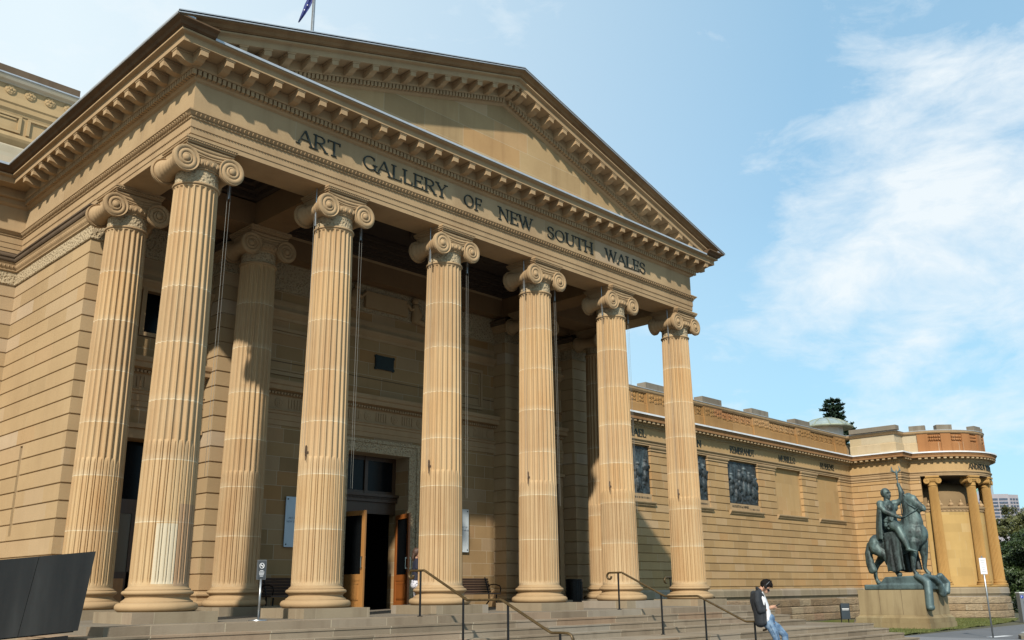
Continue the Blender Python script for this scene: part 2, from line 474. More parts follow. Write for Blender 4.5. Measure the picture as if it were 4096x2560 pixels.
# ---- portico entablature ------------------------------------------
W0 = .455
PATH = [(-14,9.65),(-W0,9.65),(-W0,-W0),(XE+W0,-W0),(XE+W0,10.4)]
def rel(pr): return [(o-W0, z) for o, z in pr]
arch = [(-.455,9.68),(.455,9.68),(.455,9.79),(.472,9.80),(.472,9.93),(.488,9.95),(.488,10.135),(.515,10.145),(.52,10.175),(.505,10.19),(.53,10.20),(.585,10.265),(.605,10.275),(.605,10.31),(-.455,10.318)]
m = MB().sweep(rel(arch), PATH)
def along(x0, y0, x1, y1, sp, ph=0.0):
    L = sqrt((x1-x0)**2+(y1-y0)**2); d = ((x1-x0)/L, (y1-y0)/L); t = ph
    while t < L: yield (x0+d[0]*t, y0+d[1]*t, d); t += sp
for x0,y0,x1,y1 in ((-W0,9.5,-W0,-W0),(-W0,-W0,XE+W0,-W0)):
    for x,y,d in along(x0,y0,x1,y1,.105,.03):
        nx, ny = d[1], -d[0]
        m.octa((x+nx*.10, y+ny*.10, 10.235), .034+.02*abs(nx), .034+.02*abs(ny), .042)
    for x,y,d in along(x0,y0,x1,y1,.075,.03):
        nx, ny = d[1], -d[0]; m.octa((x+nx*.058, y+ny*.058, 10.16), .028, .028, .018)
        m.octa((x+nx*.028, y+ny*.028, 9.94), .028, .028, .014)
m.build('architrave', m_ent, gal)
MB().sweep(rel([(-.455,10.322),(.455,10.322),(.455,11.03),(-.455,11.03)]), PATH).build('frieze', m_frieze, gal)
bed = [(-.2,11.034),(.46,11.034),(.475,11.05),(.50,11.06),(.53,11.10),(.545,11.105),(.545,11.245),(.64,11.25),(.66,11.285),(.66,11.50),(-.2,11.504)]
cor = [(.2,11.508),(1.03,11.508),(1.05,11.495),(1.10,11.495),(1.10,11.64),(1.13,11.655),(1.16,11.66),(1.20,11.675),(1.20,11.715),(.2,11.73)]
m = MB().sweep(rel(bed), PATH)
for x0,y0,x1,y1 in ((-W0-.08,9.4,-W0-.08,-W0-.14),(-W0-.14,-W0-.08,XE+W0+.14,-W0-.08),(XE+W0+.08,-W0-.14,XE+W0+.08,9)):
    for x,y,d in along(x0,y0,x1,y1,.1165,.02):
        nx, ny = d[1], -d[0]; m.obox((x+nx*.045, y+ny*.045, 11.178), (d[0]*.039,d[1]*.039,0), (nx*.05,ny*.05,0), (0,0,.062))
m.build('dentil_course', m_ent, gal)
MOD = [(.655,11.27),(.76,11.262),(.86,11.28),(.95,11.325),(1.0,11.335),(1.065,11.335),(1.065,11.455),(.655,11.455)]
def modillion(m, c, d, n, slope=0.0, zoff=0.0, hw=.09):
    for pr, w in ((MOD, hw), ([(.655,11.459),(1.075,11.459),(1.09,11.500),(.655,11.500)], hw+.022)):
        poly = [(c[0]+n[0]*(o-W0), c[1]+n[1]*(o-W0), z+zoff) for o, z in pr]
        v = Vector((d[0], d[1], slope))*w
        m.prism(poly, -v, v)
m = MB().sweep(rel(cor), PATH)
for k in range(-1,32): 
    x = k*.603+.0
    if -.75 < x < XE+.8: modillion(m, (x,-W0), (1,0), (0,-1))
for k in range(-1,15):
    y = k*.5935-.03
    if y < 8.8: modillion(m, (-W0,y), (0,-1), (-1,0)); modillion(m, (XE+W0,y), (0,1), (1,0))
for k in range(1,18): modillion(m, (-W0-.6*k-.9,9.65), (1,0), (0,-1))
m.build('cornice', m_ent, gal)
# flank gutter moulding, dark with weathering
sim = [(.6,11.735),(1.20,11.735),(1.215,11.75),(1.25,11.76),(1.29,11.82),(1.35,11.85),(1.37,11.86),(1.37,11.895),(.6,11.90)]
MB().sweep(rel(sim), [(-14,9.65),(-W0,9.65),(-W0,-W0),(-W0+.01,-W0)]).build('gutter_moulding', m_sima, gal)
MB().sweep(rel(sim), [(XE+W0-.01,-W0),(XE+W0,-W0),(XE+W0,10.4)]).build('gutter_moulding', m_sima, gal)
# lead flashing on the front cornice
MB().sweep(rel([(.46,11.76),(.46,11.735),(1.205,11.72),(1.205,11.70),(1.232,11.70),(1.232,11.755)]), [(-W0-.0,-W0),(XE+W0,-W0)]).build('cornice_flashing', m_lead, gal)

# ---- pediment ------------------------------------------------------
SL = .2993
def rake(m, pr, dz=0.0, eps=.004):
    for sg in (1,-1):
        n = len(pr); vs = []
        for e in (0,1):
            for o, z in pr:
                x = -o if e == 0 else XE/2
                zz = z + dz + SL*(x+1.37)
                X = x if sg > 0 else XE-x
                vs.append((X, -o+eps, zz))
        m.add(vs, [(i,(i+1)%n,n+(i+1)%n,n+i) for i in range(n)] + [tuple(range(n)), tuple(range(n,2*n))])
m = MB().prism([(-.3,-.45,11.4),(XE+.3,-.45,11.4),(XE/2,-.45,14.3)], (0,0,0), (0,.4,0))
m.build('tympanum', stone('tympanum sandstone', (.55,.385,.195), .62, 11.72, 1.7, .5, .5, 1.0, xy='x', streak=.6, hj=.014), gal)
m = MB(); rake(m, [(.2,11.05),(.46,11.05),(.475,11.06),(.50,11.07),(.53,11.10),(.545,11.105),(.545,11.245),(.64,11.25),(.66,11.285),(.66,11.50),(.2,11.504)])
for sg in (1,-1):
    t = 1.2
    while t < XE/2-.05:
        x = t if sg > 0 else XE-t; z = 11.178+SL*(t+1.37)
        m.obox((x,-.595,z),(.038,0,sg*.038*SL),(0,.045,0),(0,0,.062)); t += .1165
m.build('raking_dentils', m_ent, gal)
m = MB(); rake(m, cor)
for k in range(0,16):
    t = .28+.603*k
    if t < XE/2-.1 and t > .2:
        modillion(m, (t,-W0+.002), (1,0), (0,-1), SL, SL*(t+1.37)); modillion(m, (XE-t,-W0+.002), (1,0), (0,-1), -SL, SL*(t+1.37))
modillion(m, (XE/2,-W0+.002), (1,0), (0,-1), 0, SL*(XE/2+1.37)-.03)
m.build('raking_cornice', m_ent, gal)
m = MB(); rake(m, sim, 0, 0.002); m.build('raking_gutter', stone('raking gutter stone', (.34,.21,.10), None, stain=.9, streak=1.0), gal)
# roof and its lead edge
m = MB()
for sg in (1,-1):
    f = lambda x: x if sg > 0 else XE-x
    a = [(f(-1.40),-1.40,11.91),(f(XE/2),-1.40,11.91+SL*(XE/2+1.40)),(f(XE/2),12.2,11.91+SL*(XE/2+1.40)),(f(-1.40),12.2,11.91)]
    m.prism(a, (0,0,-.012), (0,0,.022))
m.build('roof', m_lead, gal)
m = MB(); rake(m, [(.9,11.905),(1.375,11.905),(1.375,11.885),(1.40,11.885),(1.40,11.965),(.9,11.965)], 0, 0.0); m.build('roof_flashing', m_lead, gal)
for px in ([(-14,9.65),(-W0,9.65),(-W0,-W0-.9)], [(XE+W0,-W0-.9),(XE+W0,10.4)]):
    MB().sweep(rel([(1.0,11.90),(1.375,11.90),(1.375,11.88),(1.395,11.88),(1.395,11.945),(1.0,11.945)]), px).build('roof_flashing', m_lead, gal)

# ---- lettering -----------------------------------------------------
T, t_ = .10, .055
G = {
 'A': (.92, [('l',.06,.02,.46,.98,t_),('l',.46,.98,.86,.02,T),('l',.22,.36,.72,.36,t_),('s',.06,.02,.12),('s',.86,.02,.15)]),
 'R': (.86, [('l',.17,0,.17,1,T),('a',.42,.75,.27,.23,-90,90,T*.85),('l',.17,.97,.43,.97,t_),('l',.17,.5,.43,.5,t_),('l',.42,.5,.78,.03,T),('s',.17,.02,.16),('s',.80,.02,.12),('s',.12,.98,.1)]),
 'T': (.84, [('l',.42,0,.42,1,T),('l',.06,.965,.78,.965,t_),('s',.42,.02,.16),('v',.06,.90,.10),('v',.78,.90,.10)]),
 'G': (.92, [('a',.48,.5,.40,.46,50,325,T*.85),('l',.80,.06,.80,.42,T*.8),('s',.80,.42,.14),('v',.74,.84,.09)]),
 'L': (.74, [('l',.18,0,.18,1,T),('l',.18,.04,.68,.04,t_),('s',.18,.98,.16),('v',.68,.13,.12)]),
 'E': (.76, [('l',.18,0,.18,1,T),('l',.18,.04,.68,.04,t_),('l',.18,.96,.64,.96,t_),('l',.18,.52,.54,.52,t_),('v',.68,.13,.12),('v',.64,.88,.11),('v',.54,.52,.09),('s',.12,.98,.08),('s',.12,.02,.08)]),
 'F': (.72, [('l',.18,0,.18,1,T),('l',.18,.96,.64,.96,t_),('l',.18,.52,.54,.52,t_),('v',.64,.88,.11),('v',.54,.52,.09),('s',.18,.02,.16)]),
 'Y': (.84, [('l',.10,.98,.42,.48,T),('l',.74,.98,.42,.48,t_),('l',.42,0,.42,.5,T),('s',.10,.98,.13),('s',.74,.98,.12),('s',.42,.02,.16)]),
 'O': (.98, [('a',.49,.5,.38,.44,0,360,T*.85)]),
 'D': (.92, [('l',.18,0,.18,1,T),('a',.36,.5,.42,.46,-90,90,T*.85),('l',.18,.96,.38,.96,t_),('l',.18,.04,.38,.04,t_),('s',.12,.98,.08),('s',.12,.02,.08)]),
 'N': (.94, [('l',.15,0,.15,1,t_),('l',.15,.97,.78,.03,T),('l',.78,0,.78,1,t_),('s',.15,.02,.13),('s',.12,.98,.14),('s',.78,.98,.13)]),
 'W': (1.26, [('l',.10,.98,.36,.02,T),('l',.36,.02,.63,.92,t_),('l',.58,.95,.86,.02,T),('l',.86,.02,1.14,.98,t_),('s',.10,.98,.14),('s',1.14,.98,.12),('s',.60,.98,.10)]),
 'S': (.68, [('a',.34,.74,.23,.22,30,270,T*.85),('a',.34,.27,.25,.24,-150,90,T*.85),('v',.56,.80,.10),('v',.09,.20,.11)]),
 'U': (.92, [('l',.17,.34,.17,1,T),('a',.46,.34,.29,.30,180,360,T*.75),('l',.75,.34,.75,1,t_),('s',.17,.98,.16),('s',.75,.98,.13)]),
 'H': (.94, [('l',.17,0,.17,1,T),('l',.77,0,.77,1,T),('l',.17,.52,.77,.52,t_)] + [('s',x,y,.15) for x in (.17,.77) for y in (.02,.98)]),
 'M': (1.1, [('l',.14,0,.17,1,t_),('l',.17,.97,.54,.1,T),('l',.54,.1,.91,.97,t_),('l',.91,1,.95,0,T),('s',.14,.02,.13),('s',.95,.02,.15)]),
 'B': (.82, [('l',.17,0,.17,1,T),('a',.40,.75,.24,.21,-90,90,T*.8),('a',.42,.28,.29,.25,-90,90,T*.8),('l',.17,.965,.42,.965,t_),('l',.17,.52,.42,.52,t_),('l',.17,.035,.42,.035,t_),('s',.12,.98,.08),('s',.12,.02,.08)]),
 'I': (.40, [('l',.2,0,.2,1,T),('s',.2,.02,.15),('s',.2,.98,.15)]),
 'P': (.78, [('l',.17,0,.17,1,T),('a',.40,.73,.27,.24,-90,90,T*.85),('l',.17,.965,.42,.965,t_),('l',.17,.48,.42,.48,t_),('s',.17,.02,.16)]),
}
def glyph(m, ch, place, h, wscale=1.0, depth=.045, k=0, bold=1.0):
    """place(u, w, d) maps letter plane coordinates (metres along, up, out) to a point"""
    w, st = G[ch]; q = 0
    for s_ in st:
        q += 1; dd = depth - .0013*((q+k) % 7)
        def quad(pts):
            f = [place(a*h*wscale, b*h, dd) for a, b in pts]; g = [place(a*h*wscale, b*h, -.02) for a, b in pts]; n = len(pts)
            m.add(f+g, [tuple(range(n)), tuple(range(n,2*n))[::-1]] + [(i, n+i, n+(i+1)%n, (i+1)%n) for i in range(n)])
        if s_[0] == 'l':
            x0,y0,x1,y1,t = s_[1:]; t *= bold; L = sqrt((x1-x0)**2+(y1-y0)**2); nx, ny = -(y1-y0)/L*t/2, (x1-x0)/L*t/2
            quad([(x0+nx,y0+ny),(x0-nx,y0-ny),(x1-nx,y1-ny),(x1+nx,y1+ny)])
        elif s_[0] == 'a':
            cx,cy,rx,ry,a0,a1,t = s_[1:]; t *= bold; n = max(6, int(abs(a1-a0)/18)); 
            for i in range(n):
                A = radians(a0+(a1-a0)*i/n); B = radians(a0+(a1-a0)*(i+1)/n)
                tA = t*(.62+.38*abs(cos(A))); tB = t*(.62+.38*abs(cos(B)))
                quad([(cx+(rx+tA/2)*cos(A),cy+(ry+tA/2)*sin(A)),(cx+(rx-tA/2)*cos(A),cy+(ry-tA/2)*sin(A)),(cx+(rx-tB/2)*cos(B),cy+(ry-tB/2)*sin(B)),(cx+(rx+tB/2)*cos(B),cy+(ry+tB/2)*sin(B))])
        elif s_[0] == 's':
            x,y,hw = s_[1:]; quad([(x-hw,y-.03),(x+hw,y-.03),(x+hw,y+.03),(x-hw,y+.03)])
        else:
            x,y,hh = s_[1:]; quad([(x-.03,y-hh),(x+.03,y-hh),(x+.03,y+hh),(x-.03,y+hh)])
def word_w(w): return sum(G[c][0] for c in w)
def lay(word, u0, u1, h, placer, parent, mat, name='inscription_letter', each=True, bold=1.0):
    ws = (u1-u0)/(word_w(word)*h); u = u0; mm = None if each else MB()
    for i, ch in enumerate(word):
        b = MB() if each else mm
        glyph(b, ch, placer(u), h, ws, .032, i*3, bold); u += G[ch][0]*h*ws
        if each: b.build(name, mat, parent)
    if not each: mm.build(name, mat, parent)
for w, a, b in (('ART',2.13,3.37),('GALLERY',4.03,6.86),('OF',7.45,8.17),('NEW',8.80,10.26),('SOUTH',10.87,13.05),('WALES',13.64,15.80)):
    lay(w, a, b, .385, lambda u: (lambda p, z, d, u=u: (u+p, -W0-d, 10.50+z)), gal, m_letter)
# ---- rusticated walls: courses with sunk joints ---------------------
def rust_prof(z0, z1, ch=.4, base=-.027, off=0.0, back=-.25, g=.028, dep=.032):
    pr = [(back, z0), (off, z0)]
    k = math.ceil((z0+.02-base)/ch)
    while base + k*ch < z1-.03:
        z = base+k*ch; pr += [(off, z-g*.6), (off-dep, z-g*.45), (off-dep, z+g*.45), (off-.004, z+g*.6), (off, z+g*.9)]; k += 1
    return pr + [(off, z1), (back, z1)]
# flank wall with its narrow chase
def flank(pathA, name='side_wall'):
    MB().sweep(rust_prof(-.2, 8.72), pathA).build(name, m_rust, gal)
MB().sweep(rust_prof(-.2, 8.72), [(-.48,7.22),(-.48,4.4),(.48,4.4),(.48,5.1)]).build('side_wall', m_rust, gal)
MB().sweep(rust_prof(-.2, 8.72), [(-14,9.65),(-.48,9.65),(-.48,7.40)]).build('side_wall', m_rust, gal)
m = MB().sweep(rust_prof(-.2, 1.69), [(-.48,7.396),(-.48,7.224)]); m.sweep(rust_prof(3.92, 8.72), [(-.48,7.396),(-.48,7.224)]); m.box(-.30,7.1,1.6,-.2,7.5,4.0)
m.build('chase_infill', m_rust, gal)
MB().box(-.24,4.66,-.2,.24,9.9,9.7).box(-14,9.9,-.2,-.2,10.6,11.6).build('wall_core', m_stone, gal)
for xc in (3.6, 14.44):
    MB().sweep(rust_prof(-.2, 8.72), [(xc-.48,5.1),(xc-.48,4.4),(xc+.48,4.4),(xc+.48,5.1)]).build('wall_pier', m_rust, gal)
MB().sweep(rust_prof(-.2, 8.72), [(XE-.48,5.1),(XE-.48,4.4),(XE+.48,4.4),(XE+.48,10.2)]).build('side_wall', m_rust, gal)
MB().box(XE-.24,4.66,-.2,XE+.22,9.9,9.7).build('wall_core', m_stone, gal)
# anta bases and caps
bpr = [(-.1,-.198),(.14,-.198),(.14,-.03),(.14,0)] + [(.10+.05*cos(t), .06+.06*sin(t)) for t in [-pi/2+pi*i/6 for i in range(7)]] + [(.06,.13),(.055,.2),(.075,.23)] + [(.07+.035*cos(t), .275+.04*sin(t)) for t in [-pi/2+pi*i/6 for i in range(7)]] + [(.05,.32),(.02,.36),(-.1,.37)]
cpr_n = [(-.1,8.724),(.035,8.724),(.05,8.75),(.035,8.78),(.015,8.79),(.015,9.10),(-.1,9.10)]
cpr_m = [(-.1,9.104),(.03,9.104),(.06,9.13),(.06,9.16),(.10,9.22),(.12,9.30),(.14,9.33),(.14,9.36),(-.1,9.36)]
cpr_s = [(-.1,9.364),(.17,9.364),(.19,9.40),(.19,9.47),(.22,9.49),(.22,9.53),(.05,9.56),(-.02,9.678),(-.1,9.678)]
ANT = [[(-14,9.65),(-.48,9.65),(-.48,4.4),(.48,4.4),(.48,5.0)]] + [[(xc-.48,5.0),(xc-.48,4.4),(xc+.48,4.4),(xc+.48,5.0)] for xc in (3.6,14.44)] + [[(XE-.48,5.0),(XE-.48,4.4),(XE+.48,4.4),(XE+.48,9.9)]]
for p in ANT:
    MB().sweep(bpr, p).build('pier_base', m_stone, gal, smooth_angle=35)
    MB().sweep(cpr_n, p).build('pier_neck', m_neck, gal)
    mm = MB().sweep(cpr_m, p)
    for i in range(len(p)-1):
        for x,y,d in along(*p[i],*p[i+1],.11,.03):
            if x > -6: mm.octa((x+d[1]*.095, y-d[0]*.095, 9.25), .04,.04,.05)
    mm.build('pier_cap', m_ent, gal)
    MB().sweep(cpr_s, p).build('pier_cap_slab', m_dark, gal)
# ashlar wall behind the portico, door and windows
DX0, DX1, DZ = 7.85, 10.19, 4.38
def wall(boxes, name='portico_wall', mat=None):
    m = MB()
    for b in boxes: m.box(*b)
    return m.build(name, mat or m_ashlar, gal)
YB = 5.0; YT = 5.9
wall([(4.0,YB,-.2,DX0,YT,10.95),(DX1,YB,-.2,14.0,YT,10.95),(DX0,YB,DZ,DX1,YT,10.95)])
for a, b in ((.4,3.2),(XE-3.2,XE-.4)):
    c = (a+b)/2; wall([(a,YB,-.2,c-1,YT,10.9),(c+1,YB,-.2,b,YT,10.9),(c-1,YB,4.05,c+1,YT,6.8),(c-1,YB,6.8,c-.5,YT,8.0),(c+.5,YB,6.8,c+1,YT,8.0),(c-1,YB,8.0,c+1,YT,10.9)])
    # window over the side door
    m = MB(); m.box(c-.62,YB-.05,6.70,c+.62,YB+.03,6.80).box(c-.62,YB-.05,8.0,c+.62,YB+.03,8.12).box(c-.62,YB-.05,6.804,c-.5,YB+.03,7.996).box(c+.5,YB-.05,6.804,c+.62,YB+.03,7.996)
    w = m.build('side_window', m_ent, gal)
    MB().box(c-.5,YB+.45,6.8,c+.5,YB+.5,8.0).build('pane', m_glassd, w)
    # side door: architrave, leaf, transom, panels
    m = MB(); m.box(c-1.2,YB-.07,-.2,c-1.0,YB+.02,4.05).box(c+1.0,YB-.07,-.2,c+1.2,YB+.02,4.05).box(c-1.2,YB-.07,4.054,c+1.2,YB+.02,4.3).box(c-1.3,YB-.14,4.304,c+1.3,YB+.02,4.42)
    m.build('door_architrave', m_ent, gal)
    d = MB().box(c-1,YB+.5,2.25,c+1,YB+.56,2.6).box(c-1,YB+.5,-.2,c-.86,YB+.56,4.05).box(c+.86,YB+.5,-.2,c+1,YB+.56,4.05).box(c-.06,YB+.5,-.2,c+.06,YB+.56,2.25).box(c-.86,YB+.5,-.2,c+.86,YB+.55,.84).build('side_door', m_woodd, gal)
    MB().box(c-.86,YB+.53,2.6,c+.86,YB+.55,4.05).build('pane', m_glassd, d)
    MB().box(c-.86,YB+.53,.84,c-.06,YB+.545,2.25).box(c+.06,YB+.53,.84,c+.86,YB+.545,2.25).build('pane', simple('side door pane', (.16,.13,.09), .2), d)
    MB().box(c-.74,YB+.47,-.02,c-.12,YB+.5,.68).box(c+.12,YB+.47,-.02,c+.74,YB+.5,.68).build('door_panel', m_wood, d)
# inner entablature in each bay
ipr = [(-.02,4.86),(.03,4.86),(.03,5.0),(.05,5.01),(.05,5.17),(.08,5.19),(.08,5.25),(.11,5.27),(.11,5.29),(.02,5.30),(.02,5.70),(.06,5.72),(.09,5.78),(.10,5.80),(.27,5.83),(.29,5.95),(.33,5.98),(.35,6.06),(.35,6.10),(-.02,6.14)]
for a, b in ((.48,3.12),(4.08,13.96),(14.92,XE-.48)):
    mm = MB().sweep(ipr, [(a,YB),(b,YB)])
    for x,y,d in along(a,YB,b,YB,.1,.04): mm.obox((x,YB-.11,5.755),(.03,0,0),(0,.03,0),(0,0,.03))
    mm.build('inner_cornice', m_ent, gal)
    x = a+.3; q = 0
    while x < b-.15:
        mm = MB()
        if q % 2 == 0:
            for rr, dd in ((.15,.022),(.11,.034),(.045,.05)): mm.lathe([(rr,-dd),(rr,0)], (x,YB-.02,5.50), 16, 'y')
            for k in range(8): mm.octa((x+.08*cos(k*pi/4), YB-.055, 5.5+.08*sin(k*pi/4)), .03,.012,.03)
        else:
            for k in range(5): mm.box(x-.2+.095*k-.022,YB-.045,5.37,x-.2+.095*k+.022,YB-.0195,5.63)
        mm.build('frieze_rosette' if q % 2 == 0 else 'frieze_flutes', m_ent, gal)
        x += .52; q += 1
    up = [(-.02,7.92),(.03,7.92),(.05,8.0),(.10,8.05),(.16,8.12),(.18,8.18),(.05,8.22),(.03,8.34),(.06,8.40),(.06,8.50),(-.02,8.52)]
    MB().sweep(up, [(a,YB),(b,YB)]).build('string_course', m_ent, gal)
    MB().sweep([(-.02,9.7),(.05,9.7),(.07,9.85),(.2,9.95),(.28,10.2),(.45,10.3),(.48,10.5),(.5,10.9),(-.02,10.9)], [(a,YB),(b,YB)]).build('upper_cornice', m_stone, gal)
    MB().box(a,YB-.04,8.80,b,YB-.002,9.66).build('carved_band', m_neck, gal)
    MB().box(a,YB-.012,6.68,b,YB-.002,6.70).build('wall_joint', m_dark, gal)
# framed panels beside the plaque and carved cartouche above the door
for a, b in ((4.6,7.0),(11.0,13.4)):
    m = MB()
    for o, w, dp in ((0,.10,.05),(.13,.05,.03)):
        m.box(a+o,YB-dp,6.3+o,b-o,YB+.01,6.3+o+w).box(a+o,YB-dp,7.7-o-w,b-o,YB+.01,7.7-o).box(a+o,YB-dp,6.3+o+w,a+o+w,YB+.01,7.7-o-w).box(b-o-w,YB-dp,6.3+o+w,b-o,YB+.01,7.7-o-w)
    m.build('wall_panel', m_ent, gal)
m = MB().box(8.2,YB-.16,8.92,9.9,YB-.04,9.45)
for sx in (-1,1):
    cx = 9.02+sx*1.25
    m.limb([(cx,YB-.1,8.85),(cx+sx*.05,YB-.12,9.1),(cx-sx*.05,YB-.14,9.35)], [(.16,.12),(.2,.14),(.12,.1)], (1,0,0)); m.ball((cx-sx*.08,YB-.16,9.52), .11)
    m.limb([(cx,YB-.14,9.3),(cx-sx*.25,YB-.16,9.2),(cx-sx*.4,YB-.16,9.35)], [.07,.06,.05], (0,1,0)); m.limb([(cx,YB-.1,8.9),(cx+sx*.4,YB-.1,8.82),(cx+sx*.7,YB-.08,8.9)], [.12,.09,.05], (0,1,0))
m.build('cartouche', m_stone, gal)
# door case
m = MB()
for w, d, o in ((.30,.05,0),(.10,.085,.30)):
    m.box(DX0-o-w,YB-d,-.2,DX0-o,YB+.01,DZ+o).box(DX1+o,YB-d,-.2,DX1+o+w,YB+.01,DZ+o).box(DX0-o-w,YB-d,DZ+o+.003,DX1+o+w,YB+.01,DZ+o+w)
dc = m.build('door_case', m_neck, gal)
YD = 5.62
m = MB().box(DX0+.003,YD-.12,2.98,DX1-.003,YD+.05,3.14).box(DX0+.003,YD-.2,3.14,DX1-.003,YD+.05,3.22).box(DX0+.003,YD-.03,2.62,DX1-.003,YD+.05,2.976)
for k in range(46): m.box(DX0+.05+.05*k-.014,YD-.15,3.07,DX0+.05+.05*k+.014,YD-.121,3.12)
m.box(DX0+.003,YD,3.224,DX0+.13,YD+.06,DZ).box(DX1-.13,YD,3.224,DX1-.003,YD+.06,DZ).box(8.96,YD-.02,3.224,9.08,YD+.06,DZ).box(DX0+.13,YD,4.25,8.96,YD+.06,DZ).box(9.08,YD,4.25,DX1-.13,YD+.06,DZ).box(DX0+.13,YD,3.224,8.96,YD+.06,3.32).box(9.08,YD,3.224,DX1-.13,YD+.06,3.32)
fr = m.build('door_frame', m_woodd, gal)
MB().box(DX0+.13,YD+.03,3.32,8.96,YD+.045,4.25).build('pane', m_glassd, fr); MB().box(9.08,YD+.03,3.32,DX1-.13,YD+.045,4.25).build('pane', m_glassd, fr)
# dark hall behind the doors
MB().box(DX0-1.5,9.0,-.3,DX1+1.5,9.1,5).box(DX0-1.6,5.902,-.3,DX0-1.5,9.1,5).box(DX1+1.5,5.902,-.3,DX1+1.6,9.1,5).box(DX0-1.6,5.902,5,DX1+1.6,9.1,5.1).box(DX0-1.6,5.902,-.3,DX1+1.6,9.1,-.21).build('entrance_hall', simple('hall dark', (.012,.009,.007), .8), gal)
def leaf(hx, hy, ang, sg, matw):
    """door leaf hinged at (hx,hy), 1.1 m wide, opening outwards"""
    d = Vector((sg*cos(ang), -sin(ang), 0)); n = Vector((-d.y, d.x, 0)); z0, z1 = -.18, 2.60
    P = lambda u, w, t: Vector((hx,hy,0)) + d*u + n*t + Vector((0,0,w))
    def bx(m, u0,u1,w0,w1,t0,t1):
        m.obox(P((u0+u1)/2,(w0+w1)/2,(t0+t1)/2), d*(u1-u0)/2, n*(t1-t0)/2, (0,0,(w1-w0)/2))
    m = MB(); Wd = 1.14
    bx(m,0,.13,z0,z1,0,.06); bx(m,Wd-.13,Wd,z0,z1,0,.06); bx(m,.13,Wd-.13,z1-.14,z1,0.001,.059); bx(m,.13,Wd-.13,z0,z0+.2,0.001,.059); bx(m,.13,Wd-.13,.62,.80,0.001,.059); bx(m,.13,Wd-.13,z0+.2,.62,.015,.045)
    L = m.build('door_leaf', matw, gal)
    m = MB(); bx(m,.13,Wd-.13,.80,z1-.14,.025,.035); m.build('pane', m_glassd, L)
    m = MB(); bx(m,.24,Wd-.24,.12,.52,-.01,.07)
    bx(m,.19,Wd-.19,.08,.11,-.006,.066); bx(m,.19,Wd-.19,.53,.56,-.006,.066); m.build('door_panel', matw, L)
    m = MB()
    for t in (-.05,.11): m.tube([P(Wd-.07,.98,t-.0),P(Wd-.07,1.28,t)], .012, 6)
    for w in (.98,1.28): bx(m,Wd-.09,Wd-.05,w-.015,w+.015,-.06,.12)
    m.build('handle', simple('polished nickel', (.6,.58,.52), .25, 1), L)
leaf(DX0+.14, 5.5, radians(84), 1, m_wood)
leaf(DX1-.06, 5.5, radians(72), -1, m_woodr)
# portico ceiling and beams
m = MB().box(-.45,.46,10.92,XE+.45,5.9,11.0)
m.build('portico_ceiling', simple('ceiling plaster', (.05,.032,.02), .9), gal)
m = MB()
for xc in (S, 4*S+.04):
    m.box(xc-.455,.458,9.684,xc+.455,4.9,10.35).box(xc-.40,.458,10.35,xc+.40,4.9,10.92)
for a, b in ((.458,S-.458),(4*S+.5,XE-.458)): m.box(a,S*.97-.45,9.69,b,S*.97+.45,10.34); m.box(a,4.5,9.69,b,4.95,10.34)
m.box(S+.458,4.55,9.69,4*S-.42,4.95,10.34)
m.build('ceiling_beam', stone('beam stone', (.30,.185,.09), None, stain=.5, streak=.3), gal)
m = MB()
for a, b, c, d in ((S+.46,4*S-.42,.46,4.5),(.46,S-.46,.46,3.0),(4*S+.5,XE-.46,.46,3.0)):
    for i, (o, z) in enumerate(((0,10.36),(.14,10.5),(.3,10.62),(.42,10.76))):
        m.box(a,c+o,z,b,c+o+.15,z+.13).box(a,d-o-.15,z,b,d-o,z+.13).box(a+o,c+o+.15,z+.002,a+o+.15,d-o-.15,z+.128).box(b-o-.15,c+o+.15,z+.002,b-o,d-o-.15,z+.128)
for cx in (6.3,9.0,11.7):
    for rr, zz in ((.75,10.86),(.6,10.8),(.3,10.84)): m.lathe([(rr-.09,zz),(rr-.06,zz-.06),(rr,zz-.06),(rr+.03,zz),(rr+.03,10.93)], (cx,2.5,0), 28)
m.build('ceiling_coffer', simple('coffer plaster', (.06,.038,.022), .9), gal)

# ---- attic of the main block, left ---------------------------------
m_att = stone('attic sandstone', (.54,.385,.20), None, stain=.35, streak=.4); m_attp = stone('pale attic stone', (.55,.48,.35), .42, 13.0, 1.6, .2, .3, .5)
AP = [(-14,12),(2.0,12),(2.0,16)]
MB().sweep([(-1,11.6),(.35,11.6),(.35,13.55),(.15,13.62),(.15,13.87),(.06,13.95),(-1,13.96)], AP).build('attic_base', m_attp, gal)
m = MB().sweep([(-1,13.964),(.0,13.964),(.12,14.12),(.16,14.2),(.12,14.33),(.0,14.36),(.0,15.02),(-1,15.02)], AP)
m.sweep([(-1,15.024),(.03,15.024),(.05,15.1),(.11,15.16),(.11,15.2),(.03,15.22),(.03,15.36),(.07,15.4),(.05,15.62),(.05,15.98),(-1,15.98)], AP)
m.build('attic_wall', m_att, gal)
x = -6.3
while x < 2: 
    m = MB(); m.lathe([(.16,-.04),(.17,0)], (x+.03,11.95,15.82), 14, 'y')
    for k in range(6): m.ball((x+.03+.085*cos(k*pi/3),11.91,15.82+.085*sin(k*pi/3)), (.055,.03,.055), 6, 4)
    m.ball((x+.03,11.89,15.82), .045, 6, 4); x += .605; m.build('attic_rosette', m_att, gal)
m = MB()
for k in range(5):
    x1 = -.36-2.55*k; x0 = x1-2.3
    for a, b in ((x0,x1),):
        m.box(a,11.93,14.93,b,12.01,15.0).box(a,11.93,14.42,b,12.01,14.5).box(a,11.93,14.504,a+.09,12.01,14.926).box(b-.09,11.93,14.504,b,12.01,14.926)
        m.box(a+.15,11.96,14.84,b-.15,12.01,14.9)
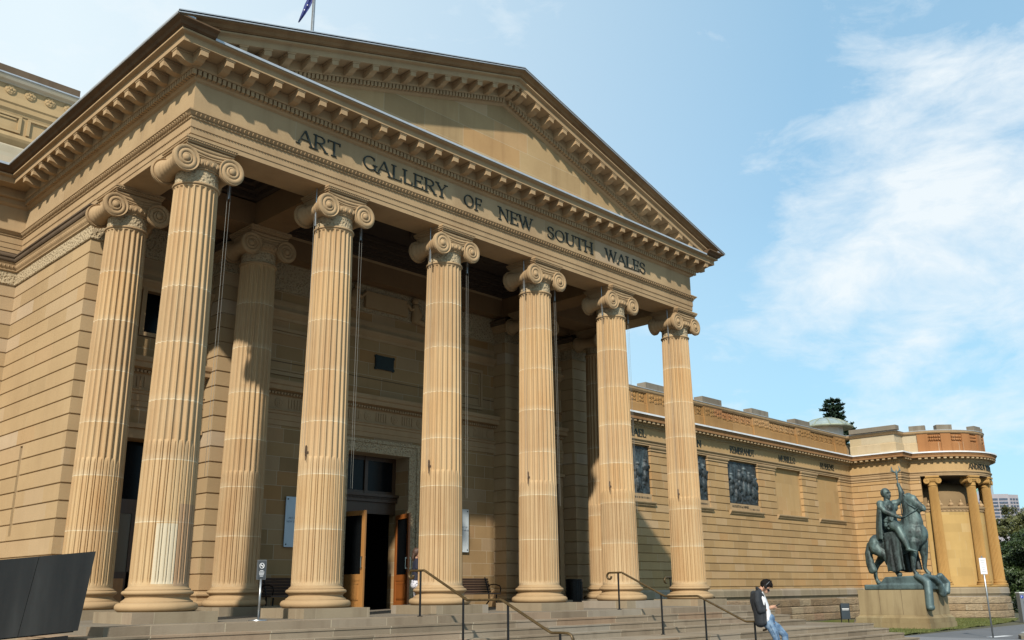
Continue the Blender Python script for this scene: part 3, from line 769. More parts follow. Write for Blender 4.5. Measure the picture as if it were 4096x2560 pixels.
for a in (-.18,): m.box(a,11.93,14.93,2.0,12.01,15.0).box(a,11.93,14.42,a+.09,12.01,14.926)
m.build('attic_panel', m_att, gal)
MB().sweep([(-1,15.984),(.09,15.984),(.11,16.02),(.24,16.06),(.27,16.12),(.30,16.18),(-1,16.2)], AP).build('attic_cornice', m_attp, gal)
MB().sweep([(-1,16.204),(.32,16.19),(.33,16.21),(.33,16.235),(-.1,16.25),(-1,16.25)], AP).build('attic_flashing', m_lead, gal)
MB().box(-14,11.70,16.25,1.2,12.5,16.48).build('attic_parapet', m_dark, gal)
MB().box(-14,9.7,11.0,2.0,16,11.9).build('attic_core', m_stone, gal)
MB().sweep([(-2,11.904),(.93,11.904),(.93,11.93),(-2,12.0)], [(-14,9.65),(-W0-.9,9.65)]).build('gutter_flashing', m_lead, gal)
# ---- long wing -----------------------------------------------------
BC = (57.8, 6.75); BR = 3.86
def bp(a, r): return (BC[0]+r*cos(radians(a)), BC[1]+r*sin(radians(a)))
ARC = [bp(a, BR) for a in range(195, 351, 5)]
WP = [(18.95,9.9),(52.55,9.9),(52.55,6.5),(53.9,6.5)] + ARC
WPs = WP[:4] + [bp(192,BR),bp(193.5,BR)]
m_wpan = stone('panel sandstone', (.54,.35,.155), .8, -.027, 1.15, .5, .25, .5)
rb = MB()
zz = [-2.2,-1.62,-1.20,-.78,-.36]; 
for i in range(4):
    o = .22-.03*i; rb.sweep([(-.3,zz[i]),(o-.03,zz[i]),(o+.02,zz[i]+.05),(o+.02,zz[i+1]-.05),(o-.03,zz[i+1]-.004),(-.3,zz[i+1]-.004)], WP)
rb.build('rough_base', m_rock, gal)
MB().sweep([(-.3,-.358),(.05,-.358),(.05,-.30),(.07,-.27),(.13,-.17),(.16,-.155),(.16,-.13),(.13,-.12),(.13,.15),(.05,.245),(.0,.25),(-.3,.25)], WP).build('plinth_course', m_plinth, gal)
MB().sweep(rust_prof(.254, 4.47, g=.036, dep=.05), [(18.95,9.9),(52.55,9.9),(52.55,6.5),(53.9,6.5),bp(192,BR),bp(193.5,BR)]).build('wing_wall', m_wing, gal)
PX = [21.35+5.25*k for k in range(6)]; PE = [x+3.3 for x in PX]
bounds = [18.95]
for a, b in zip(PX, PE): bounds += [a, b]
bounds.append(52.55)
CAPP = [(-.3,7.0),(.03,7.0),(.05,7.03),(.03,7.06),(.03,7.10),(.08,7.15),(.10,7.2),(.10,7.247),(-.3,7.247)]
for i in range(0, len(bounds)-2, 2):
    a, b = bounds[i], bounds[i+1]
    pth = [(a,10.3),(a,9.9),(b,9.9),(b,10.3)] if i > 0 else [(a,9.9),(b,9.9),(b,10.3)]
    pil = MB().sweep(rust_prof(4.474, 6.996, g=.036, dep=.05), pth).build('wing_pilaster', m_wing, gal); MB().sweep(CAPP, pth).build('pilaster_cap', m_ent, pil)
lastp = [(bounds[-2],10.3),(bounds[-2],9.9)] + WPs[1:]
pil = MB().sweep(rust_prof(4.474, 6.996, g=.036, dep=.05), lastp).build('wing_pilaster', m_wing, gal); MB().sweep(CAPP, lastp).build('pilaster_cap', m_ent, pil)
for a, b in zip(PX, PE):
    bpn = MB().box(a-.02,10.1,4.2,b+.02,10.4,7.3).build('blind_panel', m_wpan, gal)
    MB().sweep([(-.25,4.20),(.02,4.20),(.05,4.24),(.08,4.27),(.08,4.31),(.13,4.35),(.16,4.40),(.16,4.46),(-.25,4.478)], [(a-.12,9.9),(b+.12,9.9)]).build('panel_sill', m_ent, bpn)
WA = [(-.45,7.25),(.02,7.25),(.02,7.335),(.055,7.34),(.055,7.43),(.085,7.435),(.13,7.485),(.13,7.53),(-.45,7.534)]
MB().sweep(WA, WP).build('wing_architrave', m_ent, gal)
MB().sweep([(-.4,7.538),(.02,7.538),(.02,8.08),(-.4,8.08)], WP).build('wing_frieze', m_wfr, gal)
m = MB().sweep([(-.4,8.084),(.03,8.084),(.06,8.13),(.09,8.14),(.09,8.24),(.12,8.26),(.15,8.30),(.15,8.425),(-.4,8.425)], WP)
MB().sweep([(-.4,8.429),(.435,8.429),(.44,8.415),(.48,8.415),(.48,8.545),(.50,8.56),(.52,8.60),(.55,8.66),(.56,8.71),(-.4,8.73)], WP).build('wing_corona', stone('red brown corona stone', (.38,.205,.09), None, stain=.5, streak=.6), gal)
for i in range(len(WP)-1):
    (x0,y0),(x1,y1) = WP[i], WP[i+1]
    if i < 3:
        for x,y,d in along(x0,y0,x1,y1,.38,.12 if i != 1 else .3):
            nx,ny = d[1],-d[0]
            if i == 1 and y > 9.4: continue
            m.obox((x+nx*.295,y+ny*.295,8.365),(d[0]*.092,d[1]*.092,0),(nx*.15,ny*.15,0),(0,0,.058))
        for x,y,d in along(x0,y0,x1,y1,.13,.05):
            nx,ny = d[1],-d[0]; m.obox((x+nx*.10,y+ny*.10,8.19),(d[0]*.04,d[1]*.04,0),(nx*.03,ny*.03,0),(0,0,.04))
for a in [196+5.1*k for k in range(30)]:
    p = bp(a, BR+.295); d = (-sin(radians(a)), cos(radians(a))); n = (cos(radians(a)), sin(radians(a)))
    m.obox((p[0],p[1],8.365),(d[0]*.092,d[1]*.092,0),(n[0]*.15,n[1]*.15,0),(0,0,.058))
m.build('wing_cornice', stone('wing dentil stone', (.54,.40,.23), None, stain=.5, streak=.5), gal)
MB().sweep([(-.3,8.732),(.562,8.713),(.562,8.68),(.59,8.68),(.59,8.765),(-.1,8.83),(-.3,8.83)], WP).build('wing_flashing', simple('pale flashing', (.78,.79,.80), .5, 0, .12, 2), gal)
# parapet with carved panels and blocks on top
PPR = [(-.7,8.78),(-.12,8.78),(-.12,9.42),(-.16,9.47),(-.20,9.48),(-.20,10.02),(-.7,10.02)]
m_ppale = stone('pale parapet stone', (.55,.45,.28), .55, 8.4, 1.8, .3, .3, .6); m_pred = stone('red parapet stone', (.40,.185,.07), .62, 8.85, 1.5, .4, .4, 1.0, orange=(.40,.15,.05), pale=(.46,.28,.13), streak=.6)
par = MB().sweep(PPR, [WP[0],(52.55,9.9)]); MB().sweep(PPR, [(52.55,9.76),(52.55,6.5),(53.9,6.5),ARC[0]]).build('parapet', m_ppale, gal); MB().sweep(PPR, ARC).build('parapet', m_pred, gal)
def pier_x(a, b):
    m2 = MB(); m3 = MB()
    m2.box(a,9.93,8.79,b,10.3,9.475); m2.box(a,9.97,9.48,b,10.3,10.018)
    for i in range(7):
        for j in range(2): m3.ball((a+.25+(b-a-.5)*i/6, 9.965, 9.64+.22*j+.04*sin(i*2.1)), (.13,.045,.10), 6, 4)
    for i in range(6): m3.octa((a+.38+(b-a-.7)*i/5, 9.955, 9.75), .05,.04,.05)
    pp = m2.build('parapet_pier', m_para, gal); m3.build('carving', m_para, pp)
for i in range(0, len(bounds), 2):
    a, b = bounds[i]+.03, bounds[i+1]-.03; pier_x(a, b)
for a, b in zip(PX, PE):
    m2 = par
    for k in range(5):
        m3 = MB(); c = a+.02+.66*(k+.5)
        m2.box(c-.33,10.06,9.50,c-.25,10.12,10.0); m2.box(c+.25,10.06,9.50,c+.33,10.12,10.0)
        for i in range(2):
            for j in range(2): m3.ball((c-.1+.2*i,10.09,9.65+.2*j), (.10,.05,.10), 6, 4)
        m3.octa((c,10.04,9.75), .06,.05,.06); m3.build('parapet_carving', m_para, gal)
par.build('parapet', m_para, gal)
for a0 in range(200, 350, 22):
    m2 = MB(); m3 = MB()
    for j in range(4):
        a = a0+2.2+4.3*j; p = bp(a, BR-.17)
        for i in range(4): q = bp(a-1.2+2.4*(i % 2), BR-.18); m3.ball((q[0],q[1],9.64+.2*(i//2)), (.11,.09,.10), 6, 4)
    p = bp(a0, BR-.17); n = (cos(radians(a0)),sin(radians(a0))); d = (-n[1],n[0])
    m2.obox((p[0],p[1],9.4),(d[0]*.33,d[1]*.33,0),(n[0]*.1,n[1]*.1,0),(0,0,.6))
    pp = m2.build('parapet_pier', m_pred, gal); m3.build('carving', m_pred, pp)
MB().sweep([(-.75,10.022),(-.12,10.022),(-.08,10.06),(-.04,10.10),(-.02,10.17),(-.02,10.20),(-.75,10.22)], WP).build('parapet_cap', m_ent, gal)
MB().sweep([(-.76,10.224),(.0,10.205),(.01,10.222),(.01,10.24),(-.76,10.27)], WP).build('parapet_flashing', simple('grey flashing', (.5,.52,.53), .5, .1, .15, 2), gal)
m_pb = stone('grey parapet block', (.27,.24,.19), None, stain=.7, streak=1.0)
for i in range(2, len(bounds)-2, 2):
    a, b = bounds[i], bounds[i+1]
    MB().box(a,9.99,10.25,b,10.55,10.60).build('parapet_block', m_pb, gal)
MB().box(52.4,6.4,10.26,52.95,9.6,10.56).build('parapet_block', m_pb, gal)
for a in (196, 222, 266, 292):
    p = bp(a, BR-.35); n = (cos(radians(a)),sin(radians(a))); d = (-n[1],n[0])
    MB().obox((p[0],p[1],10.42),(d[0]*.5,d[1]*.5,0),(n[0]*.25,n[1]*.25,0),(0,0,.17)).build('parapet_block', m_pb, gal)
MB().box(18.95,10.42,-1.9,52.3,22,9.7).box(52.7,10.2,-1.9,62,22,9.7).build('wing_core', m_stone, gal)
# ---- rounded bay with its colonnade and niche ------------------------
m_dark2 = stone('shaded dome stone', (.30,.21,.11), None, stain=.5, streak=.3)  # shadow inside the bay put into the darker dome colour
m_niche = stone('niche sandstone', (.58,.39,.15), .55, .36, 1.5, .45, .2, .4, xy='polar')
m = MB().lathe([(0,.254),(3.97,.254),(3.97,.36),(3.85,.37),(0,.37)], (BC[0],BC[1],0), 64)
m.build('bay_floor', m_bay, gal)
NRr = 3.24
MB().lathe([(NRr,.36),(NRr,5.0)], (BC[0],BC[1],0), 96, cap=False).build('drum_wall', m_niche, gal, smooth=True)
m = MB().lathe([(NRr-.1,4.96),(NRr+.02,4.96),(NRr+.04,5.03),(NRr+.05,5.10),(NRr+.12,5.15),(NRr+.16,5.24),(NRr+.17,5.30),(2.9,5.34)], (BC[0],BC[1],0), 96, cap=False)
for k in range(80):
    a = 2*pi*k/80; m.obox((BC[0]+(NRr+.05)*cos(a),BC[1]+(NRr+.05)*sin(a),5.06), (cos(a)*.03,sin(a)*.03,0), (-sin(a)*.05,cos(a)*.05,0), (0,0,.03))
for k in range(30):
    a = 2*pi*(k+.5)/30; p = (BC[0]+3.24*cos(a), BC[1]+3.2*sin(a)); m.ball((p[0],p[1],5.42), (.17,.17,.14), 8, 6); m.octa((p[0],p[1],5.62), .07,.07,.15)
m.build('drum_ledge', m_ent, gal)
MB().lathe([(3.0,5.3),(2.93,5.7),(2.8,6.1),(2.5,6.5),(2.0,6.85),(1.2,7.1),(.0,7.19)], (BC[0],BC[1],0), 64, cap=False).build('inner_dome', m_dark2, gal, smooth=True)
m = MB(); m.box(54.0,7.6,.37,61.6,10.4,7.24)
m.build('bay_back_wall', m_bay, gal)
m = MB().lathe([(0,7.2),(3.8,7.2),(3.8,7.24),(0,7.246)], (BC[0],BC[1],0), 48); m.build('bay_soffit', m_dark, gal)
def bay_shaft():
    m = MB(); NF, K = 24, 8; rows = []
    for z,k in ((.62,0),(.72,0),(.78,1),(3.5,1),(6.45,1),(6.52,0),(6.62,0)):
        r = .345-.06*(z-.62)/6; rows.append([((r-k*.045*max(0,sin(pi*((j/K)-.12)/.76)) if .12 < j/K < .88 else r)*cos(2*pi*(i+j/K)/NF), (r-k*.045*max(0,sin(pi*((j/K)-.12)/.76)) if .12 < j/K < .88 else r)*sin(2*pi*(i+j/K)/NF), z) for i in range(NF) for j in range(K)])
    n = NF*K
    m.add([p for r in rows for p in r], [(i*n+j, i*n+(j+1)%n, (i+1)*n+(j+1)%n, (i+1)*n+j) for i in range(len(rows)-1) for j in range(n)]); return m
m_bcol = stone('bay column sandstone', (.52,.31,.105), None, stain=.3, streak=.5)
bc = bay_shaft().build('bay_column', m_bcol, gal, smooth_angle=40)
pr = [(.0,.37),(.46,.371),(.47,.40),(.46,.46),(.40,.47),(.38,.52),(.41,.53),(.42,.57),(.40,.60),(.36,.62),(.0,.63)]
MB().lathe(pr, (0,0,0), 32).build('column_base', m_bcol, bc, smooth_angle=40)
m = MB().lathe([(.29,6.60),(.33,6.62),(.30,6.66),(.30,6.82),(.37,6.9),(.3,6.92)], (0,0,0), 28)
for sy in (-1,1):
    for sx in (-1,1):
        rows = []
        for i in range(29):
            t = 2*pi*i/28; row = []
            for j in range(13):
                r = .01+.18*j/12; u = sqrt(max(0,(r-.03)/.16))*2.4 - sx*(t-pi/2)/(2*pi); f = u-floor(u)
                row.append((sx*.36+r*cos(t), sy*(.34+(.025*abs(sin(pi*f)) if j < 12 else 0)), 6.92+r*sin(t)))
            rows.append(row)
        m.grid(rows)
    m.box(-.38,sy*.34-.02,6.98,.38,sy*.34+.02,7.12)
for sx in (-1,1): m.lathe([(.185,-.34),(.12,-.1),(.12,.1),(.185,.34)], (sx*.36,0,6.92), 20, 'y')
m.box(-.36,-.32,6.9,.36,.32,7.13).box(-.42,-.42,7.134,.42,.42,7.245)
m.build('capital', m_bcol, bc, smooth_angle=40)
first = True
for a in (-156,-115,-84,-50,-15):
    c = bc if first else copy_tree(bc, gal); first = False
    p = bp(a, 3.56); c.location = (p[0],p[1],0); c.rotation_euler = (0,0,radians(a+90))
# names on the wing frieze
wf = lambda u: (lambda p, z, d, u=u: (u+p, 9.88-d, 7.65+z))
for w, a, b in (('RAPHAEL',27.0,29.55),('TITIAN',32.5,34.55),('REMBRANDT',37.42,40.08),('MURILLO',42.9,44.98),('RUBENS',48.25,50.18)):
    lay(w, a, b, .38, wf, gal, m_letter, 'name_lettering', False, 1.75)
mm = MB(); ang = 240.5
for k, ch in enumerate('ANDREA DEL SARTO'):
    if ch == ' ': ang += 3.2; continue
    wdeg = G[ch][0]*.36*.86/(BR+.02)*180/pi
    def plc(p, z, d, ang=ang): 
        a = radians(ang)+p/(BR+.02); r = BR+.02+d; return (BC[0]+r*cos(a), BC[1]+r*sin(a), 7.66+z)
    glyph(mm, ch, plc, .36, .86, .045, k, 1.6); ang += wdeg
mm.build('name_lettering', m_letter, gal)
# roof lantern
LC = (58.2,14.0)
m_lg = simple('lantern green copper', (.30,.34,.26), .55, .1, .3, 3)
L = MB().lathe([(1.25,9.6),(1.25,11.9)], (LC[0],LC[1],0), 10).build('roof_lantern', simple('lantern wall', (.62,.62,.6), .7, 0, .1, 3), gal)
prd = [(2.02,11.86),(2.02,11.93),(1.86,11.96),(1.5,12.26),(1.0,12.5),(.5,12.62),(0.01,12.66)]
MB().lathe(prd, (LC[0],LC[1],0), 10).build('dome', simple('lantern glass', (.32,.38,.36), .25, .2, .2, 2), L)
m = MB()
for i in range(10):
    a = 2*pi*i/10; m.tube([(LC[0]+r*1.005*cos(a), LC[1]+r*1.005*sin(a), z+.012) for r, z in prd[1:]], .045, 6)
m.tube([(LC[0]+1.95*cos(2*pi*i/40), LC[1]+1.95*sin(2*pi*i/40), 11.9) for i in range(41)], .07, 6)
m.build('rib', m_lg, L)
m = MB()
for x in (61.2,): m.tube([(x,12,9.6),(x,12,10.95),(x+.1,12,11.05),(x+.22,12,11.0),(x+.26,12,10.88)], .045, 8)
m.build('vent_pipe', m_steel, gal)
MB().tube([(36.9,9.70,-1.6),(36.9,9.70,-.72)], .05, 8).box(36.79,9.6,-.72,37.01,9.8,-.56).build('downpipe', m_dark, gal)

# ---- bronze reliefs ------------------------------------------------
def mk_bronze(name, dark, green, amt):
    s = NT(name); p, x, y, z = s.pos()
    n = s.noise(s.scalev(p, (1.4,1.4,.7)), 1.3, 5, .65); n2 = s.noise(p, 9, 4, .7); n3 = s.noise(s.scalev(p, (5,5,.35)), 1, 3)
    f = s.math('ADD', s.math('MULTIPLY', n, .9), s.math('MULTIPLY', n3, .35))
    col = s.mix(s.mapr(f, .62-amt, .78-amt*.5, 0, 1), dark, green)
    col = s.mix(s.mapr(n2, .45, .7, 0, .35), col, cmul(green, 1.35))
    s.bump(n2, .35, .02)
    return s.done(col, .55, .35, .4)
m_rel = mk_bronze('relief bronze', (.035,.042,.045), (.09,.12,.13), .0)
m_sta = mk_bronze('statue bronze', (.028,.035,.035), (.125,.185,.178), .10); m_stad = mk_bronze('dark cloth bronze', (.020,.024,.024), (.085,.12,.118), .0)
m_stab = mk_bronze('statue base bronze', (.045,.065,.07), (.115,.17,.175), .16)
def relief(k, label, fig):
    a, b = PX[k], PE[k]; z0, z1 = 4.84, 7.19; nx, nz = 84, 60; rnd = random.Random(k*17+3)
    blobs = []
    for (fx, fz, s) in fig:
        blobs += [(fx,fz+.62*s,.10*s,.11*s,.15),(fx,fz+.30*s,.17*s,.27*s,.16),(fx-.06*s,fz-.22*s,.10*s,.34*s,.13),(fx+.09*s,fz-.2*s,.09*s,.33*s,.11),
                  (fx+rnd.choice((-1,1))*.24*s,fz+.36*s,.2*s,.07*s,.12),(fx+rnd.choice((-1,1))*.2*s,fz+.18*s,.07*s,.2*s,.1)]
    for i in range(60): blobs.append((rnd.uniform(.1,3.2), rnd.uniform(.05,1.5), rnd.uniform(.04,.13), rnd.uniform(.05,.2), rnd.uniform(.03,.08)))
    rows = []
    for i in range(nx+1):
        row = []
        for j in range(nz+1):
            x = (b-a)*i/nx; z = (z1-z0)*j/nz; h = 0
            for bx,bz,rx,rz,hh in blobs:
                u = ((x-bx)/rx)**2+((z-bz)/rz)**2
                if u < 1: h = max(h, hh*sqrt(1-u))
            h += .012*sin(x*21+z*9)*sin(z*17-x*6)+.012*rnd.random()
            if i in (0,nx) or j in (0,nz): h = 0
            row.append((a+x, 10.04-h*1.15, z0+z))
        rows.append(row)
    r = thing('relief_panel', ((a+b)/2,10.04,z0), label, 'relief', 'bronze reliefs in the wing wall')
    MB().grid(rows).box(a+.002,10.045,z0+.002,b-.002,10.098,z1-.002).build('relief_face', m_rel, r, smooth=True)
    cap = MB().box(a+.01,9.93,4.48,b-.01,10.098,4.836).build('caption_strip', m_ent, r)
    return cap
def text_mesh(txt, size, mat, parent, origin, xdir, zdir, name='lettering', align='LEFT', extr=.004, space=1.0, line=1.0):
    c = bpy.data.curves.new(name, 'FONT'); c.body = txt; c.size = size; c.align_x = align; c.extrude = extr; c.space_character = space; c.space_line = line; c.resolution_u = 2
    t = bpy.data.objects.new('tmp', c); COL.objects.link(t)
    dg = bpy.context.evaluated_depsgraph_get(); me = bpy.data.meshes.new_from_object(t.evaluated_get(dg)); bpy.data.objects.remove(t); bpy.data.curves.remove(c)
    X = Vector(xdir).normalized(); Z = Vector(zdir).normalized(); Y = Z.cross(X); O = Vector(origin)
    m = MB(); m.v = [tuple(O + X*v.co.x + Z*v.co.y - Y*v.co.z*0 + (X.cross(Z))*v.co.z) for v in me.vertices]; m.f = [tuple(p.vertices) for p in me.polygons]
    bpy.data.meshes.remove(me)
    return m.build(name, mat, parent)
c1 = relief(1, 'dark bronze relief panel below the partly hidden name ending in HAEL', [(.9,1.2,1.1),(1.6,1.35,1.0),(2.3,.75,1.15),(2.9,1.1,.9)])
c2 = relief(2, 'dark bronze relief panel half hidden behind the right end column', [(.5,1.2,1.0),(1.2,1.15,1.1),(2.0,1.0,1.0),(2.45,1.25,1.15),(2.95,1.1,1.2)])
c3 = relief(3, 'dark bronze relief panel of crowded figures under the name REMBRANDT', [(.45,1.0,1.0),(.95,.75,.9),(1.35,1.25,1.0),(1.85,1.2,1.3),(2.35,1.15,1.05),(2.8,1.0,1.1),(3.05,.9,1.0),(1.2,.6,.8)])
text_mesh('AUGUSTUS at NIMES.', .19, m_letter, c3, (PX[3]+.25,9.925,4.62), (1,0,0), (0,0,1), 'caption', extr=.008)
for c, k in ((c1,1),(c2,2),(c3,3)):
    m = MB(); x = PX[k]+ (2.1 if k == 3 else .15)
    rr = random.Random(k)
    while x < PE[k]-.15:
        w = rr.uniform(.02,.05); m.box(x,9.924,4.60 if k < 3 else 4.54,x+w,9.932,4.69 if k < 3 else 4.63); x += w+rr.choice((.025,.03,.08))
    m.build('caption', m_letter, c)

# ---- steps ---------------------------------------------------------
st = thing('stone_staircase', (9,-3,-1.4), 'broad grey brown stone steps rising to the portico in two flights with a landing', 'steps')
fx0, fx1, fy = -1.7, 19.3, -1.75
MB().box(fx0,fy,-.35,fx1,fy+.7,-.2).build('step', m_step, st); MB().box(fx0,fy+.7,-.35,fx1,5.6,-.2).build('portico_floor', m_floor, st)
def flight(i, x0, x1, y, z0, z1, mat=m_step, name='step'):
    m = MB(); yb = 9.6
    m.box(x0,y,z0,x1,yb,z1-.035); m.box(x0-.012,y-.015,z1-.035,x1+.012,yb,z1)
    return m.build(name, mat, st)
for k in (1,2,3): flight(k, fx0-.34*k, fx1+.34*k, fy-.34*k, -.35-.15*k, -.2-.15*k)
flight(4, -4.5, 22.3, -4.1, -.95, -.80, name='landing')
for k in (1,2,3): flight(4+k, -4.5-.34*k, 22.3+.34*k, -4.1-.34*k, -.95-.15*k, -.80-.15*k)

# ---- ground --------------------------------------------------------
def zg(x): return -1.40 if x < 16 else -1.40-.0062*(min(x,70)-16)
def sheet(name, poly, dz, mat, sub=None):
    m = MB(); m.add([(x,y,zg(x)+dz) for x,y in poly], [tuple(range(len(poly)))])
    return tag(m.build(name, mat), kind='structure')
def quadstrip(name, xs, y0f, y1f, dz, mat):
    m = MB()
    m.grid([[(x,y0f(x),zg(x)+dz),(x,y1f(x),zg(x)+dz)] for x in xs]); return tag(m.build(name, mat), kind='structure')
def mk_ground(name, c, sc=3, amt=.3, bump=.3):
    s = NT(name); p = s.pos()[0]; n = s.noise(p, sc, 5, .7); n2 = s.noise(p, 40, 3, .7); n1 = s.noise(p, .35, 3)
    col = s.mix(s.mapr(n, .3, .7, 0, 1), cmul(c,1-amt), cmul(c,1+amt)); col = s.mix(s.mapr(n2, .3, .7, 0, .5), col, cmul(c,.75)); col = s.mix(s.mapr(n1,.35,.7,0,.4), col, cmul(c,1.3))
    s.bump(n2, bump, .01); return s.done(col, .9, 0, .25)
m = MB(); xs = [-3000,-200,-20,16,30,50,70,150,3000]
m.grid([[(x,y,zg(x)-.012) for y in (-3000,-60,-10,20,80,3000)] for x in xs])
tag(m.build('ground', mk_ground('earth', (.10,.095,.06))), kind='structure')
quadstrip('forecourt', [-40,0,16,28.3], lambda x: -40, lambda x: -1, -.004, mk_ground('forecourt concrete', (.235,.235,.245), 1.5, .12))
quadstrip('road', [28.3,30,40,50,60,70,120], lambda x: -40, lambda x: -2.55+.05*(x-28)*1.0, -.004, mk_ground('asphalt', (.15,.155,.165), 2, .15))
kerb = MB()
kp = [(28.5,-6.6),(29.2,-6.3),(30.6,-6.0),(33,-5.6),(40,-5.0)]
for i in range(4):
    (x0,y0),(x1,y1) = kp[i],kp[i+1]
    kerb.prism([(x0,y0,zg(x0)),(x1,y1,zg(x1)),(x1,y1-9,zg(x1)),(x0,y0-6,zg(x0))], (0,0,-.004), (0,0,.12))
tag(kerb.build('traffic_island', mk_ground('kerb stone', (.21,.185,.14), 2, .3)), kind='structure')
mk = MB()
for (x0,y0,x1,y1,w) in ((29.5,-5.25,31.2,-5.35,.16),(34.6,-4.9,36.6,-4.75,.16)):
    mk.prism([(x0,y0-w,zg(x0)),(x1,y1-w,zg(x1)),(x1,y1+w,zg(x1)),(x0,y0+w,zg(x0))], (0,0,0), (0,0,.001))
tag(mk.build('road_marking', m_white), kind='structure')
ge = [(23.4,-3.2),(28.4,-2.35),(31,-2.1),(34,-1.75),(42.4,-1.02),(50,.2),(54,1.2),(56.8,2.0)]
def gy(x):
    for (a,b),(c,d) in zip(ge, ge[1:]):
        if a <= x <= c: return b+(d-b)*(x-a)/(c-a)
    return 2
gm = MB(); gx = [23.4+.5*i for i in range(67)]
gm.grid([[(x,gy(x)+ (8.5-gy(x))*j/12, zg(x)+.02+.03*sin(x*1.3+j)) for j in range(13)] for x in gx])
s = NT('lawn'); p = s.pos()[0]; n = s.noise(p, 1.2, 5, .7); n2 = s.noise(p, 30, 3, .7)
col = s.ramp(n, [(.3,(.20,.155,.075)),(.45,(.15,.15,.04)),(.6,(.085,.115,.025)),(.75,(.19,.17,.07))]); col = s.mix(s.mapr(n2,.3,.7,0,.6), col, (.05,.07,.015)); s.bump(n2, .6, .03)
m_lawn = s.done(col, .95, 0, .1)
tag(gm.build('lawn_soil', m_lawn), kind='structure')
gr = MB(); rnd = random.Random(5)
for i in range(16000):
    x = rnd.uniform(23.5,56); y0 = gy(x); y = y0+rnd.random()**1.3*(7.0-y0)
    if 35.6 < x < 39.1 and y > -.9: continue
    h = rnd.uniform(.03,.085); a = rnd.uniform(0,pi); z = zg(x)+.0; dx, dy = .02*cos(a), .02*sin(a)
    gr.add([(x-dx,y-dy,z),(x+dx,y+dy,z),(x+rnd.uniform(-.04,.04),y+rnd.uniform(-.04,.04),z+h)], [(0,1,2)])
tag(gr.build('lawn_grass', simple('grass blades', (.12,.135,.035), .8, 0, .5, 2)), 'dry green lawn grass growing between the gallery wing and the path', 'grass', kind='stuff')
# ------------------------------------------------------------------ handrails
def rail(name, P, rail_pts, posts, label):
    t = thing(name, P(posts[0][0], posts[0][1]), label, 'handrail', 'handrails on the steps')
    m = MB(); pts = [P(a, z) for a, z in rail_pts]
    m.tube(pts, [(.036,.026)]*len(pts), 10); m.build('rail', m_brass, t, smooth=True)
    for a, z0, z1 in posts:
        p0 = Vector(P(a, z0)); p1 = Vector(P(a, z1))
        MB().tube([p0, p1], .024, 10).lathe([(.06,0),(.06,.012),(.03,.02),(.0,.021)], p0, 14).build('post', m_iron, t, smooth_angle=40)
    return t
def scroll(cx, cz, r0, sgn, n=14, turn=1.25):
    out = []
    for i in range(n+1):
        a = pi/2 + sgn*turn*2*pi*i/n*.62; r = r0*(1-.45*i/n); out.append((cx + r*cos(a), cz + r*sin(a)))
    return out
def stair_rail(x, label, name='handrail'):
    P = lambda y, z: (x, y, z)
    sc = scroll(-1.33, .665, .10, -1); sc = sc[::-1]
    low = [(-5.75,-.435),(-5.9,-.44),(-5.98,-.47),(-6.02,-.54),(-5.99,-.61),(-5.92,-.63)]
    pts = sc + [(-1.45,.765),(-1.75,.766),(-1.79,.75),(-3.12,.155),(-3.17,.145),(-4.12,.155),(-4.17,.145),(-5.45,-.43),(-5.5,-.44)] + low
    return rail(name, P, pts, [(-1.63,-.2,.755),(-3.02,-.8,.19),(-4.33,-.95,.065),(-5.70,-1.4,-.44)], label)
stair_rail(5.2, 'brass topped handrail on the steps in front of the open doors')
stair_rail(12.2, 'brass topped handrail on the steps that the young man leans on')
P = lambda x, z: (x, 1.45, z)
rail('handrail', P, [(a, z) for a, z in scroll(18.66,.59,.10,-1)[::-1]] and ([(18.75-(.09*cos(t)),.60+.09*sin(t)) for t in [-1.9+.3*i for i in range(12)]] + [(18.8,.70),(19.2,.70),(19.25,.69),(20.6,.07),(20.66,.05),(21.6,.05),(21.7,.0),(21.72,-.06)]),
     [(19.0,-.2,.69),(20.62,-.8,.05),(21.5,-.8,.05)], 'short dark handrail beyond the right end column')

# ------------------------------------------------------------------ benches
def bench(x0, x1, label):
    t = thing('bench', ((x0+x1)/2,4.0,-.2), label, 'bench', 'slatted benches under the portico')
    w = mk_wood('bench slats', (.075,.045,.035))
    b = MB(); s = MB(); yb = 4.26
    for k in range(5): s.box(x0, 3.70+.098*k, .205, x1, 3.78+.098*k, .24)
    s.build('seat', w, t)
    for k in range(6):
        z = .28+.075*k; y = 4.16+.028*k; b.obox(((x0+x1)/2, y, z), ((x1-x0)/2,0,0), (0,.012,.004), (0,-.01,.030))
    b.build('backrest', w, t)
    for x in (x0+.12, x1-.12):
        MB().tube([(x,3.66,-.2),(x,3.80,.0),(x,3.78,.19)], .022, 8).build('leg', m_iron, t)
        MB().tube([(x,4.34,-.2),(x,4.12,.0),(x,4.12,.2),(x,4.31,.72)], .022, 8).build('leg', m_iron, t)
    for x in (x0+.04, x1-.04):
        MB().tube([(x,4.24,.46),(x,4.1,.50),(x,3.9,.50),(x,3.72,.46),(x,3.66,.38),(x,3.70,.25)], .018, 8).build('armrest', m_iron, t)
bench(11.35, 13.0, 'dark slatted bench under the right wall sign')
bench(4.75, 6.55, 'dark slatted bench under the left wall sign behind the no smoking stand')
